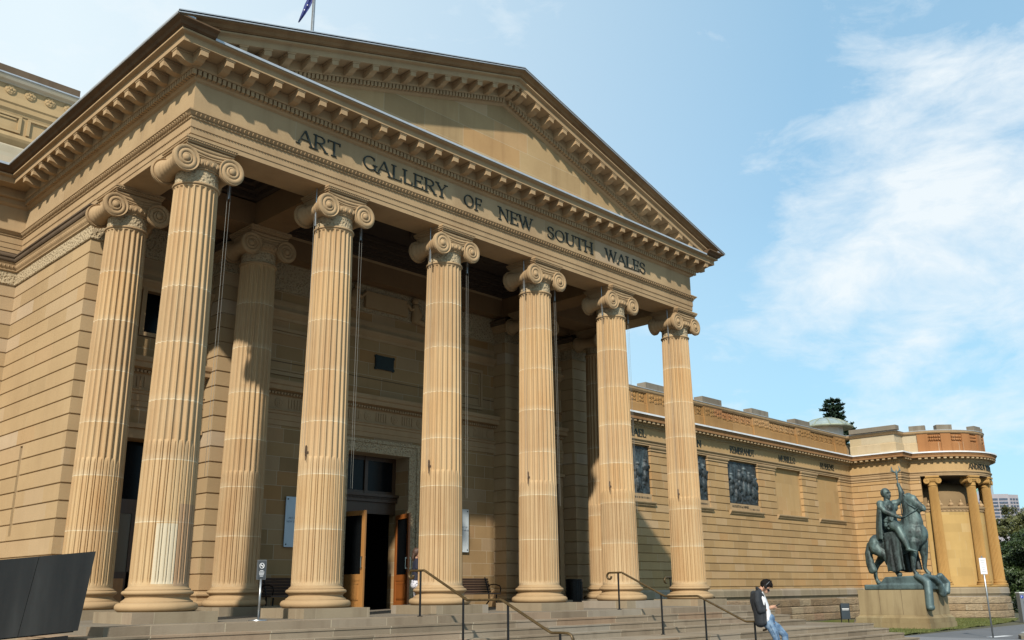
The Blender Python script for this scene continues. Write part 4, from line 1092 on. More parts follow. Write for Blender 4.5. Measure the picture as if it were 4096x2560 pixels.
# ------------------------------------------------------------------ litter bin
t = thing('litter_bin', (15.97,3.2,-.2), 'black round metal litter bin between the columns', 'bin')
MB().lathe([(.0,-.198),(.27,-.195),(.275,.60),(.0,.605)], (15.97,3.2,0), 28).build('body', m_iron, t, smooth_angle=40)
MB().lathe([(.285,.60),(.295,.61),(.295,.65),(.27,.665),(.17,.665),(.17,.6)], (15.97,3.2,0), 28, cap=False).build('rim', m_iron, t, smooth_angle=40)
m = MB()
for i in range(24):
    a = 2*pi*i/24; m.obox((15.97+.277*cos(a),3.2+.277*sin(a),.2),(-sin(a)*.012,cos(a)*.012,0),(cos(a)*.006,sin(a)*.006,0),(0,0,.38))
m.build('slat', m_iron, t)
# ------------------------------------------------------------------ no smoking stand
NS = Vector((1.70,-.86,-.2)); rv = Vector((.70,-.714,0)); fv = Vector((.714,.70,0))
t = thing('no_smoking_sign', NS, 'small grey no smoking sign on a steel stand with a round foot', 'sign')
MB().lathe([(0,0),(.19,.002),(.185,.018),(.05,.03),(0,.032)], NS, 28).build('foot', m_steel, t, smooth_angle=30)
MB().tube([NS+Vector((0,0,.02)), NS+Vector((0,0,.80))], .022, 12).build('pole', m_steel, t, smooth=True)
pc = NS+Vector((0,0,.97)); fv2 = Vector((.3,.95,0)).normalized(); rv2 = Vector((.95,-.3,0))
pn = MB().obox(pc, rv2*.092, fv2*.018, (0,0,.19)).build('panel', simple('sign grey', (.10,.105,.11), .45), t)
MB().obox(pc-fv2*.022, rv2*.074, fv2*.005, (0,0,.168)).build('insert', simple('sign dark grey', (.05,.055,.06), .4), pn)
m = MB(); c0 = pc-fv2*.031+Vector((0,0,.075))
m.tube([c0+rv2*.044*cos(a)+Vector((0,0,.05*sin(a))) for a in [2*pi*i/24 for i in range(25)]], .0065, 5)
m.tube([c0+rv2*-.032+Vector((0,0,.04)), c0+rv2*.032+Vector((0,0,-.036))], .006, 5); m.tube([c0+rv2*-.028, c0+rv2*.024], .007, 5)
m.tube([c0+rv2*.025+Vector((0,0,.01)), c0+rv2*.03+Vector((0,0,.03))], .005, 5)
m.build('symbol', m_white, pn)
m = MB()
for k, w in enumerate((.05,.08,.075,.07,.05)): m.obox(pc-fv2*.029+Vector((0,0,-.02-.026*k)), rv2*w*.65, fv2*.002, (0,0,.005))
m.build('small_print', m_white, pn)
# ------------------------------------------------------------------ wall signs
def wall_sign(x0, x1, label, c):
    t = thing('wall_sign', ((x0+x1)/2,4.95,1.5), label, 'sign', 'tall glass signs either side of the doors')
    MB().box(x0,4.93,1.52,x1,4.955,2.89).build('panel', simple('sign face', c, .12, 0, .03, 2, spec=.5), t)
    for x in (x0+.06,x1-.06):
        for z in (1.59,2.82): MB().lathe([(.02,-.012),(.02,.05)], (x,4.93,z), 10, 'y').build('bolt', m_iron, t)
    text_mesh('ART GALLERY OF\nNEW SOUTH WALES', .078, simple('sign ink', (.10,.14,.20), .5), t, ((x0+x1)/2,4.927,2.28), (1,0,0), (0,0,1), 'lettering', 'CENTER', .001, 1.0, 1.25)
wall_sign(5.80, 6.62, 'white glass sign with painted blue sky reflection on the wall left of the doors', (.50,.60,.70))  # white glass; shade and reflected sky put into the bluer face colour
wall_sign(12.02, 12.74, 'white glass sign on the wall right of the doors above a bench', (.66,.73,.76))
t = thing('wall_plaque', (9.1,4.95,7.03), 'small dark green bronze plaque high on the wall above the doors', 'plaque')
m = MB(); m.box(8.74,4.95,7.06,9.46,4.998,7.44).box(8.78,4.94,7.03,9.42,4.951,7.47)
for x in (8.76,9.44):
    for z in (7.06,7.44): m.lathe([(.05,-.012),(.05,.04)], (x,4.95,z), 10, 'y')
m.build('plate', simple('plaque bronze', (.012,.022,.02), .5, .4, .3, 10), t)
# ------------------------------------------------------------------ banner cables
m_cable = simple('cable steel', (.26,.25,.22), .6, .2); m_cleat = simple('rusted iron', (.14,.085,.05), .8, .2, .5, 30)
ords = ('first','second','third','fourth','fifth','sixth')
names_l = ['between the corner column and the second column, beside the %s']
def cable(x, zlow, cleat, label):
    t = thing('banner_cable', (x,-.1,zlow), label, 'cable', 'banner cables hanging between the columns')
    m = MB()
    for dx in (-.035,.035): m.tube([(x+dx,-.18,9.0),(x+dx*.8,-.20,zlow)], .0036, 5)
    m.build('strand', m_cable, t)
    m = MB().tube([(x,-.18,9.68),(x,-.18,9.2)], .012, 6); m.tube([(x+.03*cos(a),-.18,9.12+.08*sin(a)) for a in [2*pi*i/12 for i in range(13)]], .01, 5); m.tube([(x,-.18,9.04),(x,-.18,8.7)], .014, 6)
    m.build('hook', m_steel, t)
    if cleat is not None:
        cx = cleat; m = MB().box(cx-.545,-.16,3.30,cx-.49,-.12,3.35).box(cx-.553,-.158,3.22,cx-.537,-.122,3.48).tube([(cx-.565,-.15,3.46),(cx-.575,-.16,3.3),(cx-.555,-.15,3.14)], .012, 6)
        m.build('cleat', m_cleat, t)
for k in range(6):
    nm = ('corner','second','third','fourth','fifth','right end')[k]
    if k > 0: cable(S*k-.66, 3.3, S*k, 'thin twin banner cable on the left side of the %s front column' % nm)
    if k < 5: cable(S*k+.68, 2.6, None, 'thin twin banner cable hanging off the right scroll of the %s front column' % nm)
# ------------------------------------------------------------------ dark steel panel at the left
s = NT('blackened steel'); p, x, y, z = s.pos()
n = s.noise(s.scalev(p, (1.6,1.6,.25)), 1.2, 4, .6); n2 = s.noise(p, 14, 4, .7)
col = s.ramp(n, [(.3,(.022,.022,.021)),(.5,(.038,.037,.034)),(.7,(.062,.06,.055))]); col = s.mix(s.mapr(n2,.45,.75,0,.3), col, (.05,.035,.028)); s.bump(n2, .08, .005)
m_blk = s.done(col, .55, .3, .4)
t = thing('steel_balustrade', (-4,-2.1,-1.4), 'dark blackened steel ramp balustrade with a slanted end in front of the left columns', 'balustrade')
YP = -2.15
def sl(x): return .103*(x+2.1)
q = [(-2.13,1.006),(-2.27,-.215)]
def panel(xa, xb, xa2, xb2):   # top x range, bottom x range
    tz = lambda x: 1.004+.110*(x+2.13); bz = lambda x: -.218+.066*(x+2.27)
    return [(xa,YP,tz(xa)),(xb,YP,tz(xb)),(xb2,YP,bz(xb2)),(xa2,YP,bz(xa2))]
xs = [(-2.13,-2.27),(-3.0,-3.16),(-3.74,-3.90),(-4.7,-4.86),(-5.9,-6.06),(-7.4,-7.56)]
for (a,a2),(b,b2) in zip(xs, xs[1:]):
    MB().prism(panel(b+.004,a-.004,b2+.004,a2-.004), (0,0,0), (0,.09,0)).build('steel_panel', m_blk, t)
MB().prism([(-7.3,YP+.02,.4),(-2.24,YP+.02,.94),(-2.33,YP+.02,-.24),(-7.4,YP+.02,-.58)], (0,.012,0), (0,.06,0)).build('backing', m_black, t)
MB().prism([(-7.3,YP+.04,-.62),(-2.40,YP+.04,-.29),(-2.40,YP+.04,-.33),(-2.46,YP+.04,-1.38),(-7.3,YP+.04,-1.38)], (0,0,0), (0,.05,0)).build('gap_shade', m_black, t)  # black sheet standing in for the shade in the gap below the panels
# ------------------------------------------------------------------ info sign and floodlight by the pedestal
IP = Vector((36.45,3.55,zg(36))); a = Vector((.66,-.75,0)).normalized(); b = Vector((.75,.66,0)).normalized()
t = thing('information_sign', IP, 'dark blue grey information panel on posts beside the statue pedestal', 'sign')
pn = MB().obox(IP+Vector((0,0,.72)), a*.205+Vector((0,0,0)), b*.03, Vector((.0,.0,.36))).build('panel', simple('sign slate', (.035,.05,.065), .4), t)
m = MB()
for k, w in enumerate((.165,.16)): m.obox(IP+Vector((0,0,.83-.055*k))-b*.034, a*w, b*.002, (0,0,.016-.004*k))
m.build('small_print', m_white, pn)
for sg in (-1,1): MB().obox(IP+a*(sg*.17-.05)+b*.05+Vector((0,0,.5)), a*.02, b*.02, (0,0,.52)).build('post', m_iron, t)
FP = IP + a*.42 - b*.1
t = thing('floodlight', FP, 'small grey wedge shaped floodlight on the ground beside the information panel', 'floodlight')
MB().prism([FP+a*-.16, FP+a*.10, FP+a*.13+Vector((0,0,.38)), FP+a*.02+Vector((0,0,.40))], -b*.12, b*.12).build('housing', m_steel, t)
MB().prism([FP+a*-.10+Vector((0,0,.05))-b*.123, FP+a*.05+Vector((0,0,.05))-b*.123, FP+a*.09+Vector((0,0,.33))-b*.123, FP+a*.04+Vector((0,0,.33))-b*.123], (0,0,0), -b*.006).build('lens', simple('lens grey', (.16,.19,.2), .15), t)
# ------------------------------------------------------------------ parking sign pole, ticket machine
PP = Vector((29.2,-5.44,zg(29.2)))
t = thing('parking_sign', PP, 'slim grey pole carrying a narrow white parking sign', 'sign')
lean = Vector((-.28,-.10,0))*.0
MB().tube([PP, PP+Vector((0,0,2.86))], .032, 10).build('pole', m_steel, t, smooth=True)
ps = PP+Vector((0,0,2.52)); sd = Vector((.55,-.83,0)).normalized(); sn = Vector((-.83,-.55,0)).normalized()
pl_ = MB().obox(ps+sn*.045, sd*.115, sn*.004, (0,0,.29)).build('sign_plate', m_white, t)
m = MB()
for k in range(7): m.obox(ps+sn*.051+Vector((0,0,.2-.065*k)), sd*(.08-.02*(k % 3)), sn*.002, (0,0,.010))
m.build('small_print', simple('sign grey print', (.4,.42,.45), .6), pl_)
m = MB().lathe([(0,2.86),(.035,2.86),(.0,2.89)], PP, 10); m.build('pole_cap', m_steel, t)
TM = Vector((48.35,-.75,zg(48)))
t = thing('ticket_machine', TM, 'grey parking ticket machine with a blue letter P badge', 'ticket machine')
td = Vector((.75,-.66,0)).normalized(); tn = Vector((-.66,-.75,0)).normalized()
bo = MB().obox(TM+td*.18+Vector((0,0,.76)), td*.23, tn*.17, (0,0,.76)).build('body', simple('machine grey', (.20,.215,.23), .4, .3), t)
MB().obox(TM+td*.18+Vector((0,0,1.545)), td*.25, tn*.19, (0,0,.025)).build('cap', m_white, t)
bc_ = TM+td*.06+tn*.172+Vector((0,0,1.33))
m = MB(); m.prism([bc_+td*.085*cos(2*pi*i/24)+Vector((0,0,.085*sin(2*pi*i/24))) for i in range(24)], (0,0,0), tn*.006); m.build('badge', simple('badge blue', (.02,.06,.40), .4), bo)
text_mesh('P', .13, m_white, bo, bc_+tn*.009-td*.045+Vector((0,0,-.045)), td, (0,0,1), 'badge_letter', 'LEFT', .001)
MB().obox(TM+td*.24+tn*.172+Vector((0,0,.95)), td*.12, tn*.004, (0,0,.14)).build('screen', simple('machine panel', (.07,.08,.1), .3), bo)
# ------------------------------------------------------------------ flagpole and flag
FL = Vector((10.45,12.5,15.2))
t = thing('flagpole', FL, 'steel flagpole rising behind the roof ridge', 'flagpole')
MB().tube([FL, FL+Vector((0,0,4)), FL+Vector((0,0,13.5))], [.075,.07,.05], 14).build('pole', m_steel, t, smooth=True)
MB().tube([FL+Vector((-.085,.02,0)), FL+Vector((-.06,.02,13.2))], .010, 6).build('halyard', m_cable, t)
MB().ball(FL+Vector((0,0,13.6)), .09).build('finial', m_brass, t, smooth=True)
FLAGR = Vector((.70,-.714,0))
t = thing('flag', (9.9,12.6,24.0), 'blue flag with white stars hanging limp from the flagpole', 'flag')
rows = []
Fb = Vector((10.0,12.92,23.93))      # lowest tip of the drooping fly
def flagp(s_, w):   # s_: 0 tip .. 1 hoist, w: across the fold
    c = Fb + Vector((0,0,4.1*s_)) + FLAGR*(.62*min(1,s_*2.6)) + FLAGR*((w-.5)*(.05+.19*min(1,s_*5))) + Vector((0,0,.16*(.5-w)*min(1,s_*5)))
    return c + Vector((.67,.70,0))*(.045*sin(w*7+s_*9))
for i in range(41): rows.append([tuple(flagp(i/40, j/14)) for j in range(15)])
fm = MB().grid(rows); fm.grid([[tuple(Vector(p)+Vector((.008,.008,0))) for p in r] for r in rows])
fm.build('cloth', simple('flag blue', (.014,.024,.16), .7, 0, .3, 9), t, smooth=True)
m = MB()
for s_, w in ((.135,.6),(.20,.62),(.27,.35),(.34,.7)):
    c = flagp(s_, w)-Vector((.68,.68,.0))*.06; ax = FLAGR; up = Vector((0,0,1))
    m.prism([c+ax*(r*cos(a))+up*(r*1.25*sin(a)) for r, a in [((.030 if i % 2 == 0 else .014), pi/2+i*pi/7) for i in range(14)]], (0,0,0), (-.004,-.004,0))
m.build('star', m_white, t)

# ------------------------------------------------------------------ statue
ZP = .17
t = thing('statue_pedestal', (37.4,1.05,zg(37)), 'pale stone pedestal with stepped base carrying the bronze horseman', 'pedestal')
m_ped = stone('pedestal stone', (.40,.315,.18), 2.4, -1.0, 1.05, .0, .5, .35, streak=1.0, pale=(.44,.38,.25))
rec = lambda o: [(36-o,2.62+o),(36-o,-.5-o),(38.8+o,-.5-o),(38.8+o,2.62+o)]
zb = zg(36)-.1
def ring(name, prof, mat): MB().sweep(prof, rec(0), closed_path=True).build(name, mat, t)
MB().box(36.05,-.45,zb,38.75,2.57,ZP-.02).build('core', m_ped, t)
MB().prism([(36,2.62,ZP),(36,-.5,ZP),(38.8,-.5,ZP),(38.8,2.62,ZP)], (0,0,-1.10), (0,0,0)).build('die', m_ped, t)
m_pb2 = stone('pedestal base stone', (.36,.28,.15), .27, -1.55, 1.0, .2, .7, .5, streak=1.0, pale=(.38,.33,.2))
ring('base_course', [(-.1,-.935),(.0,-.935),(.12,-1.07),(.16,-1.075),(.16,-1.27),(-.1,-1.27)][::-1], m_pb2)
ring('base_course', [(-.1,-1.274),(.20,-1.274),(.20,-1.75),(-.1,-1.75)][::-1], m_pb2)
m = MB()
for yy in (.55, 1.6): m.box(35.994,yy-.006,-.92,36.002,yy+.006,ZP-.002)
m.build('joint', m_dark, t)

st_ = thing('equestrian_statue', (37.4,1.0,ZP), 'green bronze equestrian statue of a cloaked rider raising a winged staff', 'statue')
# bronze base with raised block and hanging pelt
m = MB(); m.box(36.25,-.62,ZP+.002,38.55,2.40,.42)
m.prism([(36.3,1.68,.42),(36.3,1.36,.76),(36.3,-.52,.82),(36.3,-.60,.42)], (0,0,-.001), (2.15,0,-.001))
m.limb([(36.3,-.12,.80),(36.25,-.40,.66),(36.22,-.62,.50),(36.15,-.66,.0),(36.12,-.64,-.52)], [(.12,.10),(.16,.13),(.19,.16),(.19,.18),(.19,.19)], (0,1,0))
m.limb([(36.5,-.45,.82),(36.9,-.68,.70),(37.3,-.75,.45),(37.5,-.76,.1)], [(.10,.09),(.13,.11),(.14,.13),(.15,.14)], (0,1,0)); m.ball((37.6,-.74,.03), (.24,.16,.22)); m.limb([(38.0,-.55,.8),(38.25,-.72,.45),(38.05,-.75,.05)], [(.18,.14),(.2,.15),(.17,.14)], (0,1,0))
m.ball((36.13,-.66,-.60), (.21,.20,.16))
m.build('bronze_base', m_stab, st_, remesh=.032)
XH = 37.4; X1 = (1,0,0)
m = MB()
m.limb([(XH,2.02,2.26),(XH,1.55,2.22),(XH,1.05,2.28),(XH,.55,2.62),(XH,.12,2.80)], [(.48,.48),(.50,.50),(.53,.56),(.55,.68),(.50,.62)], X1, 20)
m.ball((XH,2.0,2.28), (.52,.42,.52)); m.ball((XH,-.1,2.72), (.46,.38,.5)); m.ball((XH-.2,.02,2.45), (.22,.34,.36)); m.ball((XH+.2,.02,2.45), (.22,.34,.36))
m.limb([(XH,.30,2.95),(XH,.18,3.35),(XH-.02,.16,3.75),(XH-.05,.24,4.15),(XH-.05,.22,4.42)], [(.42,.62),(.35,.52),(.27,.40),(.22,.33),(.19,.26)], X1, 18)
m.limb([(XH-.05,.26,4.40),(XH-.09,.02,4.30),(XH-.13,-.22,4.07),(XH-.16,-.46,3.90)], [(.20,.26),(.20,.29),(.155,.20),(.14,.155)], X1, 16)
m.ball((XH-.17,-.50,3.86), (.13,.12,.14)); m.ball((XH-.12,.05,4.10), (.17,.17,.20)); m.limb([(XH-.12,-.08,3.98),(XH-.16,-.32,3.76)], [.10,.08], X1)
for sx in (-1,1): m.limb([(XH-.05+sx*.11,.28,4.52),(XH-.06+sx*.15,.36,4.62),(XH-.06+sx*.17,.42,4.60)], [.055,.045,.015], (0,0,1))
m.ball((XH-.05,.2,4.60), (.09,.14,.09)); 
for k in range(8): m.ball((XH-.0,.42+.02*k,4.45-.13*k), (.06,.08,.10))
def leg(px, pts): m.limb([(px[i],)+pts[i][:2] for i in range(len(pts))], [p[2] for p in pts], X1, 12)
leg((37.15,37.12,37.1,37.1,37.1,37.1,37.1), [(.12,2.35,.31),(.16,1.98,.21),(.20,1.72,.155),(.24,1.42,.12),(.27,1.12,.095),(.22,.98,.09),(.16,.87,.12)])
leg((37.65,37.68,37.7,37.7,37.7,37.7,37.7), [(-.04,2.35,.31),(-.08,1.98,.21),(-.07,1.66,.155),(-.04,1.40,.12),(-.02,1.13,.095),(-.10,.99,.09),(-.19,.88,.12)])
leg((37.7,37.74,37.75,37.75,37.75,37.75,37.75), [(2.02,2.1,.34),(1.98,1.7,.22),(2.28,1.38,.14),(2.40,1.1,.10),(2.43,.82,.10),(2.38,.62,.09),(2.30,.50,.13)])
leg((37.1,37.05,37.05,37.05,37.05,37.05), [(1.95,2.1,.32),(1.45,1.72,.22),(1.42,1.38,.13),(1.15,1.12,.10),(1.05,.96,.1),(.95,.86,.15)])
m.limb([(XH-.1,2.36,2.35),(XH-.15,2.44,1.9),(XH-.16,2.40,1.4),(XH-.16,2.30,1.06)], [(.10,.13),(.14,.18),(.16,.21),(.17,.22)], X1, 14)
horse = m.build('horse', m_sta, st_, remesh=.034)
m = MB()
m.tube([(XH-.27,-.30,3.92),(XH-.32,.0,3.72),(XH-.34,.35,3.55),(XH-.25,.68,3.53)], .022, 6); m.tube([(XH-.235,.33,4.33),(XH-.30,.12,4.1),(XH-.30,-.18,3.93)], .022, 6)
for sx in (-1,): m.tube([(XH-.05+.2*cos(a),.10+.05*cos(a),4.2+.02) for a in [pi*i/8 for i in range(9)]], .015, 5)
m.build('bridle', m_stab, st_)
# rider: one continuous body
m = MB()
m.limb([(XH-.05,1.10,3.05),(XH-.03,1.18,3.4),(XH,1.22,3.75),(XH,1.26,4.08),(XH,1.28,4.28)], [(.38,.33),(.34,.29),(.37,.30),(.43,.29),(.27,.20)], X1, 18)
m.ball((XH-.22,1.06,4.02), (.22,.14,.2)); m.ball((XH+.2,1.0,4.05), (.2,.13,.2))
m.limb([(XH-.02,1.28,4.32),(XH-.03,1.27,4.55)], [.15,.14], X1)
m.ball((XH-.05,1.30,4.75), (.20,.24,.25)); m.ball((XH-.06,1.20,4.62), (.15,.17,.20)); m.ball((XH-.10,1.07,4.66), (.035,.05,.05)); m.limb([(XH-.10,1.08,4.74),(XH-.11,1.035,4.63)], [.03,.04], X1)
m.ball((XH-.10,1.12,4.49), (.09,.07,.08)); m.limb([(XH-.24,1.1,4.76),(XH+.04,1.07,4.76)], [.03,.03], (0,0,1))
# far arm raised with the staff
m.limb([(XH+.36,1.12,4.24),(XH+.42,.90,4.30),(XH+.44,.74,4.40)], [.19,.15,.135], X1); m.limb([(XH+.44,.74,4.40),(XH+.42,.68,4.75),(XH+.40,.76,5.06)], [.145,.13,.09], X1)
m.ball((XH+.40,.77,5.14), (.09,.08,.10))
for k in range(4): m.limb([(XH+.36,.72,5.08+.045*k),(XH+.33,.79,5.08+.045*k),(XH+.38,.86,5.08+.045*k)], [.026]*3, (0,0,1), 8)
# near arm reaching to the reins
m.limb([(XH-.38,1.46,4.22),(XH-.46,1.42,4.02),(XH-.48,1.26,3.86)], [.20,.165,.145], X1); m.limb([(XH-.48,1.26,3.86),(XH-.42,1.0,3.70),(XH-.28,.72,3.56)], [.145,.13,.09], X1)
m.ball((XH-.24,.65,3.53), (.08,.10,.09))
for k in range(4): m.limb([(XH-.30+.035*k,.62,3.57),(XH-.29+.035*k,.54,3.52),(XH-.27+.035*k,.60,3.46)], [.026]*3, X1, 8)
# legs
for sx in (-1,1):
    m.limb([(XH+sx*.22,1.05,3.12),(XH+sx*.48,.85,3.12),(XH+sx*.58,.66,3.0)], [.29,.25,.19], (0,1,0)); m.limb([(XH+sx*.58,.66,3.0),(XH+sx*.60,.48,2.62),(XH+sx*.62,.34,2.28),(XH+sx*.62,.28,2.06)], [.19,.185,.14,.10], X1)
    m.limb([(XH+sx*.62,.34,2.02),(XH+sx*.63,.12,1.97),(XH+sx*.64,-.12,1.90)], [(.075,.085),(.09,.07),(.07,.04)], X1)
m.build('rider', m_sta, st_, remesh=.027)
# cloak down the back
rows = []
def sheet3(m, fn, nu, nv, th):
    A = [[Vector(fn(i/nu, j/nv)) for j in range(nv+1)] for i in range(nu+1)]
    N = []
    for i in range(nu+1):
        r = []
        for j in range(nv+1):
            du = A[min(i+1,nu)][j]-A[max(i-1,0)][j]; dv = A[i][min(j+1,nv)]-A[i][max(j-1,0)]
            n = du.cross(dv); n = n.normalized() if n.length > 1e-9 else Vector((0,0,1)); r.append(n)
        N.append(r)
    nV = (nu+1)*(nv+1); vs = [A[i][j]+N[i][j]*th for i in range(nu+1) for j in range(nv+1)] + [A[i][j]-N[i][j]*th for i in range(nu+1) for j in range(nv+1)]
    w = nv+1; fs = []
    for i in range(nu):
        for j in range(nv):
            a = i*w+j; fs += [(a,a+1,a+w+1,a+w), (nV+a,nV+a+w,nV+a+w+1,nV+a+1)]
    for i in range(nu): fs += [(i*w,(i+1)*w,nV+(i+1)*w,nV+i*w), (i*w+nv,nV+i*w+nv,nV+(i+1)*w+nv,(i+1)*w+nv)]
    for j in range(nv): fs += [(j,nV+j,nV+j+1,j+1), (nu*w+j,nu*w+j+1,nV+nu*w+j+1,nV+nu*w+j)]
    m.add(vs, fs)
m = MB()
def cl(u, v):
    a = (u-.5)*2.9; r = .50+.12*v+.04*sin(u*22)*v
    return (XH-.02+(r+.02)*sin(a), 1.28+.05+(.30+.50*v-.22*v*v)*cos(a)+.02*sin(u*19), 4.38-1.9*v+.04*sin(u*15)*v-.10*abs(u-.5)*2*(1-v))
sheet3(m, cl, 36, 20, .035); m.build('cloak', m_sta, st_, remesh=.03)
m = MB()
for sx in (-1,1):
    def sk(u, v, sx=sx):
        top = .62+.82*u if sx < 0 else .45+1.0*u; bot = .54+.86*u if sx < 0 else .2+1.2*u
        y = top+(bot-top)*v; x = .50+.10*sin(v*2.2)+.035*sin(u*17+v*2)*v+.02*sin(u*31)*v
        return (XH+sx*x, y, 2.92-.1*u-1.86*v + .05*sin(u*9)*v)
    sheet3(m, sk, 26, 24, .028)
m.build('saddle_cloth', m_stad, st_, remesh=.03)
m = MB(); rnd = random.Random(3)
for i in range(34): m.ball((XH-.50+rnd.uniform(-.08,.06), 1.10+rnd.uniform(-.22,.2), 3.30+rnd.uniform(-.3,.24)), (rnd.uniform(.05,.10),rnd.uniform(.05,.11),rnd.uniform(.05,.10)), 8, 6)
m.build('lion_mask', m_sta, st_, remesh=.025)
m = MB(); sx_ = XH+.37
m.tube([(sx_,.78,3.66),(sx_,.79,4.6),(sx_,.80,5.45)], .024, 8); m.lathe([(.02,5.40),(.06,5.45),(.03,5.50),(.055,5.62),(.06,5.72),(.02,5.8)], (sx_,.80,0), 12)
for sg, ln in ((1,.34),(-1,.2)):
    for k in range(4): m.limb([(sx_,.80,5.70),(sx_,.80+sg*(.10+.03*k),5.78+.02*k),(sx_,.80+sg*(.12+ln*.55-.03*k),5.84+.07*k)], [(.02,.03),(.02,.035),(.012,.015)], X1, 8)
m.limb([(sx_,.80,5.72),(sx_,.79,5.86)], [.05,.03], X1, 8)
m.build('staff', m_stab, st_)

# ------------------------------------------------------------------ people
def skin(c=(.52,.29,.19)): 
    s = NT('skin'); n = s.noise(s.pos()[0], 14, 3, .6); s.b.inputs['Subsurface Weight'].default_value = .06
    return s.done(s.mix(s.mapr(n,.3,.7,0,.5), c, cmul(c,.82)), .55, 0, .35)
m_skin = skin()
O = Vector((12.139,-5.986,-.492)); FA = Vector((.7005,-.7137,0)); LA = Vector((.7137,.7005,0))
def mp(px, py, lat=0.0): return O + FA*((px-520)/901) + LA*lat + Vector((0,0,(1180-py)/940))
RM2 = Matrix((( -LA.x, FA.x, 0),(-LA.y, FA.y, 0),(0,0,1)))
t = thing('person', (12.75,-6.1,-1.4), 'young man in dark jacket and jeans leaning on the handrail, looking down at a phone', 'person')
# continuous body
m = MB()
L_ = LA
m.limb([mp(560,1120),mp(560,1000),mp(500,800),mp(440,620),mp(450,520)], [(.165,.125),(.15,.105),(.165,.115),(.19,.11),(.12,.075)], L_, 18)
m.limb([mp(460,510),mp(510,440),mp(545,405)], [.062,.058,.06], L_)
m.ball(mp(628,340), (.088,.12,.105), 14, 10, RM2); 
m.limb([mp(590,350),mp(628,420),mp(618,490)], [(.075,.11),(.07,.085),(.045,.045)], L_, 14)
m.limb([mp(662,425),mp(688,482)], [(.016,.018),(.019,.022)], L_, 10); m.limb([mp(640,500),mp(646,512)], [.02,.016], L_, 8)
m.ball(mp(560,395,-.088), (.012,.03,.036), 8, 6, RM2)
for sg in (-1,1):
    m.limb([mp(370,530,sg*.17),mp(365,700,sg*.21),mp(410,870,sg*.20)], [.06,.055,.05], L_)
    m.limb([mp(415,880,sg*.20),mp(540,870,sg*.15),mp(668,832,sg*.06)], [.048,.044,.030], L_)
    h = mp(715,818,sg*.045); m.limb([mp(672,832,sg*.055),mp(710,815,sg*.045),mp(752,808,sg*.04)], [(.03,.034),(.034,.042),(.028,.036)], L_, 12)
    for k, (dx, dy) in enumerate(((62,-14),(66,4),(62,22),(52,36))):
        b0 = mp(748,798+13*k,sg*.042); m.limb([b0, mp(775+dx*.15,796+13*k+dy*.1,sg*.03), mp(748+dx*1.1,800+12*k+dy*.25,sg*.012)], [.0105,.0095,.008], L_, 8)
    m.limb([mp(720,792,sg*.05),mp(760,775,sg*.03),mp(800,778,sg*.02)], [.013,.011,.009], L_, 8)
    if sg < 0: m.limb([mp(620,1120,-.09),mp(690,1330,-.10),mp(745,1500,-.10),mp(735,1720,-.10),mp(720,1930,-.10)], [.095,.085,.062,.055,.04], L_)
    else: m.limb([mp(640,1110,.09),mp(830,1270,.09),mp(975,1430,.09),mp(965,1700,.09),mp(955,1935,.09)], [.095,.085,.062,.055,.04], L_)
m.build('body', m_skin, t, remesh=.0095)
m_jkt = simple('jacket cloth', (.018,.022,.028), .85, 0, .3, 30, .2); m_tee = simple('white cotton', (.74,.75,.78), .8, 0, .05, 10, .25)
s = NT('denim'); p = s.pos()[0]; n = s.noise(p, 7, 4, .65); n2 = s.noise(p, 90, 2)
m_jean = None
col = s.ramp(n, [(.3,(.055,.105,.19)),(.5,(.13,.215,.335)),(.7,(.27,.37,.48))]); s.bump(n, .5, .02); m_jean = s.done(col, .85, 0, .2)
m = MB()
m.limb([mp(585,1100),mp(575,1000),mp(530,800),mp(480,620),mp(475,520)], [(.178,.142),(.172,.128),(.19,.136),(.205,.126),(.135,.09)], L_, 18)
m.build('t_shirt', m_tee, t, remesh=.011)
m = MB()
m.limb([mp(446,1150),mp(442,1000),mp(434,800),mp(420,640),mp(438,520),mp(470,455)], [(.215,.128),(.218,.130),(.226,.138),(.228,.128),(.19,.098),(.10,.065)], L_, 22)
for sg in (-1,1):
    m.limb([mp(390,520,sg*.16),mp(370,690,sg*.225),mp(405,880,sg*.225)], [.082,.076,.068], L_, 14); m.limb([mp(400,885,sg*.225),mp(490,880,sg*.185)], [.068,.062], L_, 14)
    m.limb([mp(465,470,sg*.07),mp(520,560,sg*.13),mp(535,800,sg*.16),mp(520,1160,sg*.17)], [(.03,.022),(.05,.022),(.05,.024),(.05,.026)], L_, 10)
m.limb([mp(430,398,-.06),mp(420,405,0),mp(430,398,.06)], [.028,.03,.028], FA, 8)
m.limb([mp(428,410,-.075),mp(480,470,-.085),mp(520,515,-.075)], [.022,.03,.018], L_, 8); m.limb([mp(428,410,.075),mp(480,470,.085),mp(580,540,.075),mp(625,640,.11)], [.022,.03,.018,.02], L_, 8)
m.build('jacket', m_jkt, t, remesh=.0125)
m = MB()
m.limb([mp(640,1035),mp(625,1110),mp(600,1180)], [(.180,.128),(.186,.138),(.170,.128)], L_, 18)
m.limb([mp(600,1150,-.085),mp(690,1330,-.10),mp(735,1480,-.10),mp(728,1720,-.10),mp(715,1950,-.10)], [.118,.103,.083,.074,.064], L_, 16)
m.limb([mp(650,1140,.085),mp(830,1270,.09),mp(965,1420,.09),mp(960,1700,.09),mp(950,1955,.09)], [.118,.103,.083,.074,.064], L_, 16)
m.build('jeans', m_jean, t, remesh=.0125)
m = MB(); m.limb([mp(720,1320,-.205),mp(760,1500,-.185)], [.004,.004], L_, 6)
m.tube([mp(560,1070,-.175),mp(610,1220,-.205),mp(690,1400,-.195)], .004, 5); m.build('seam', simple('seam dark', (.03,.05,.09), .9), t)
m = MB()
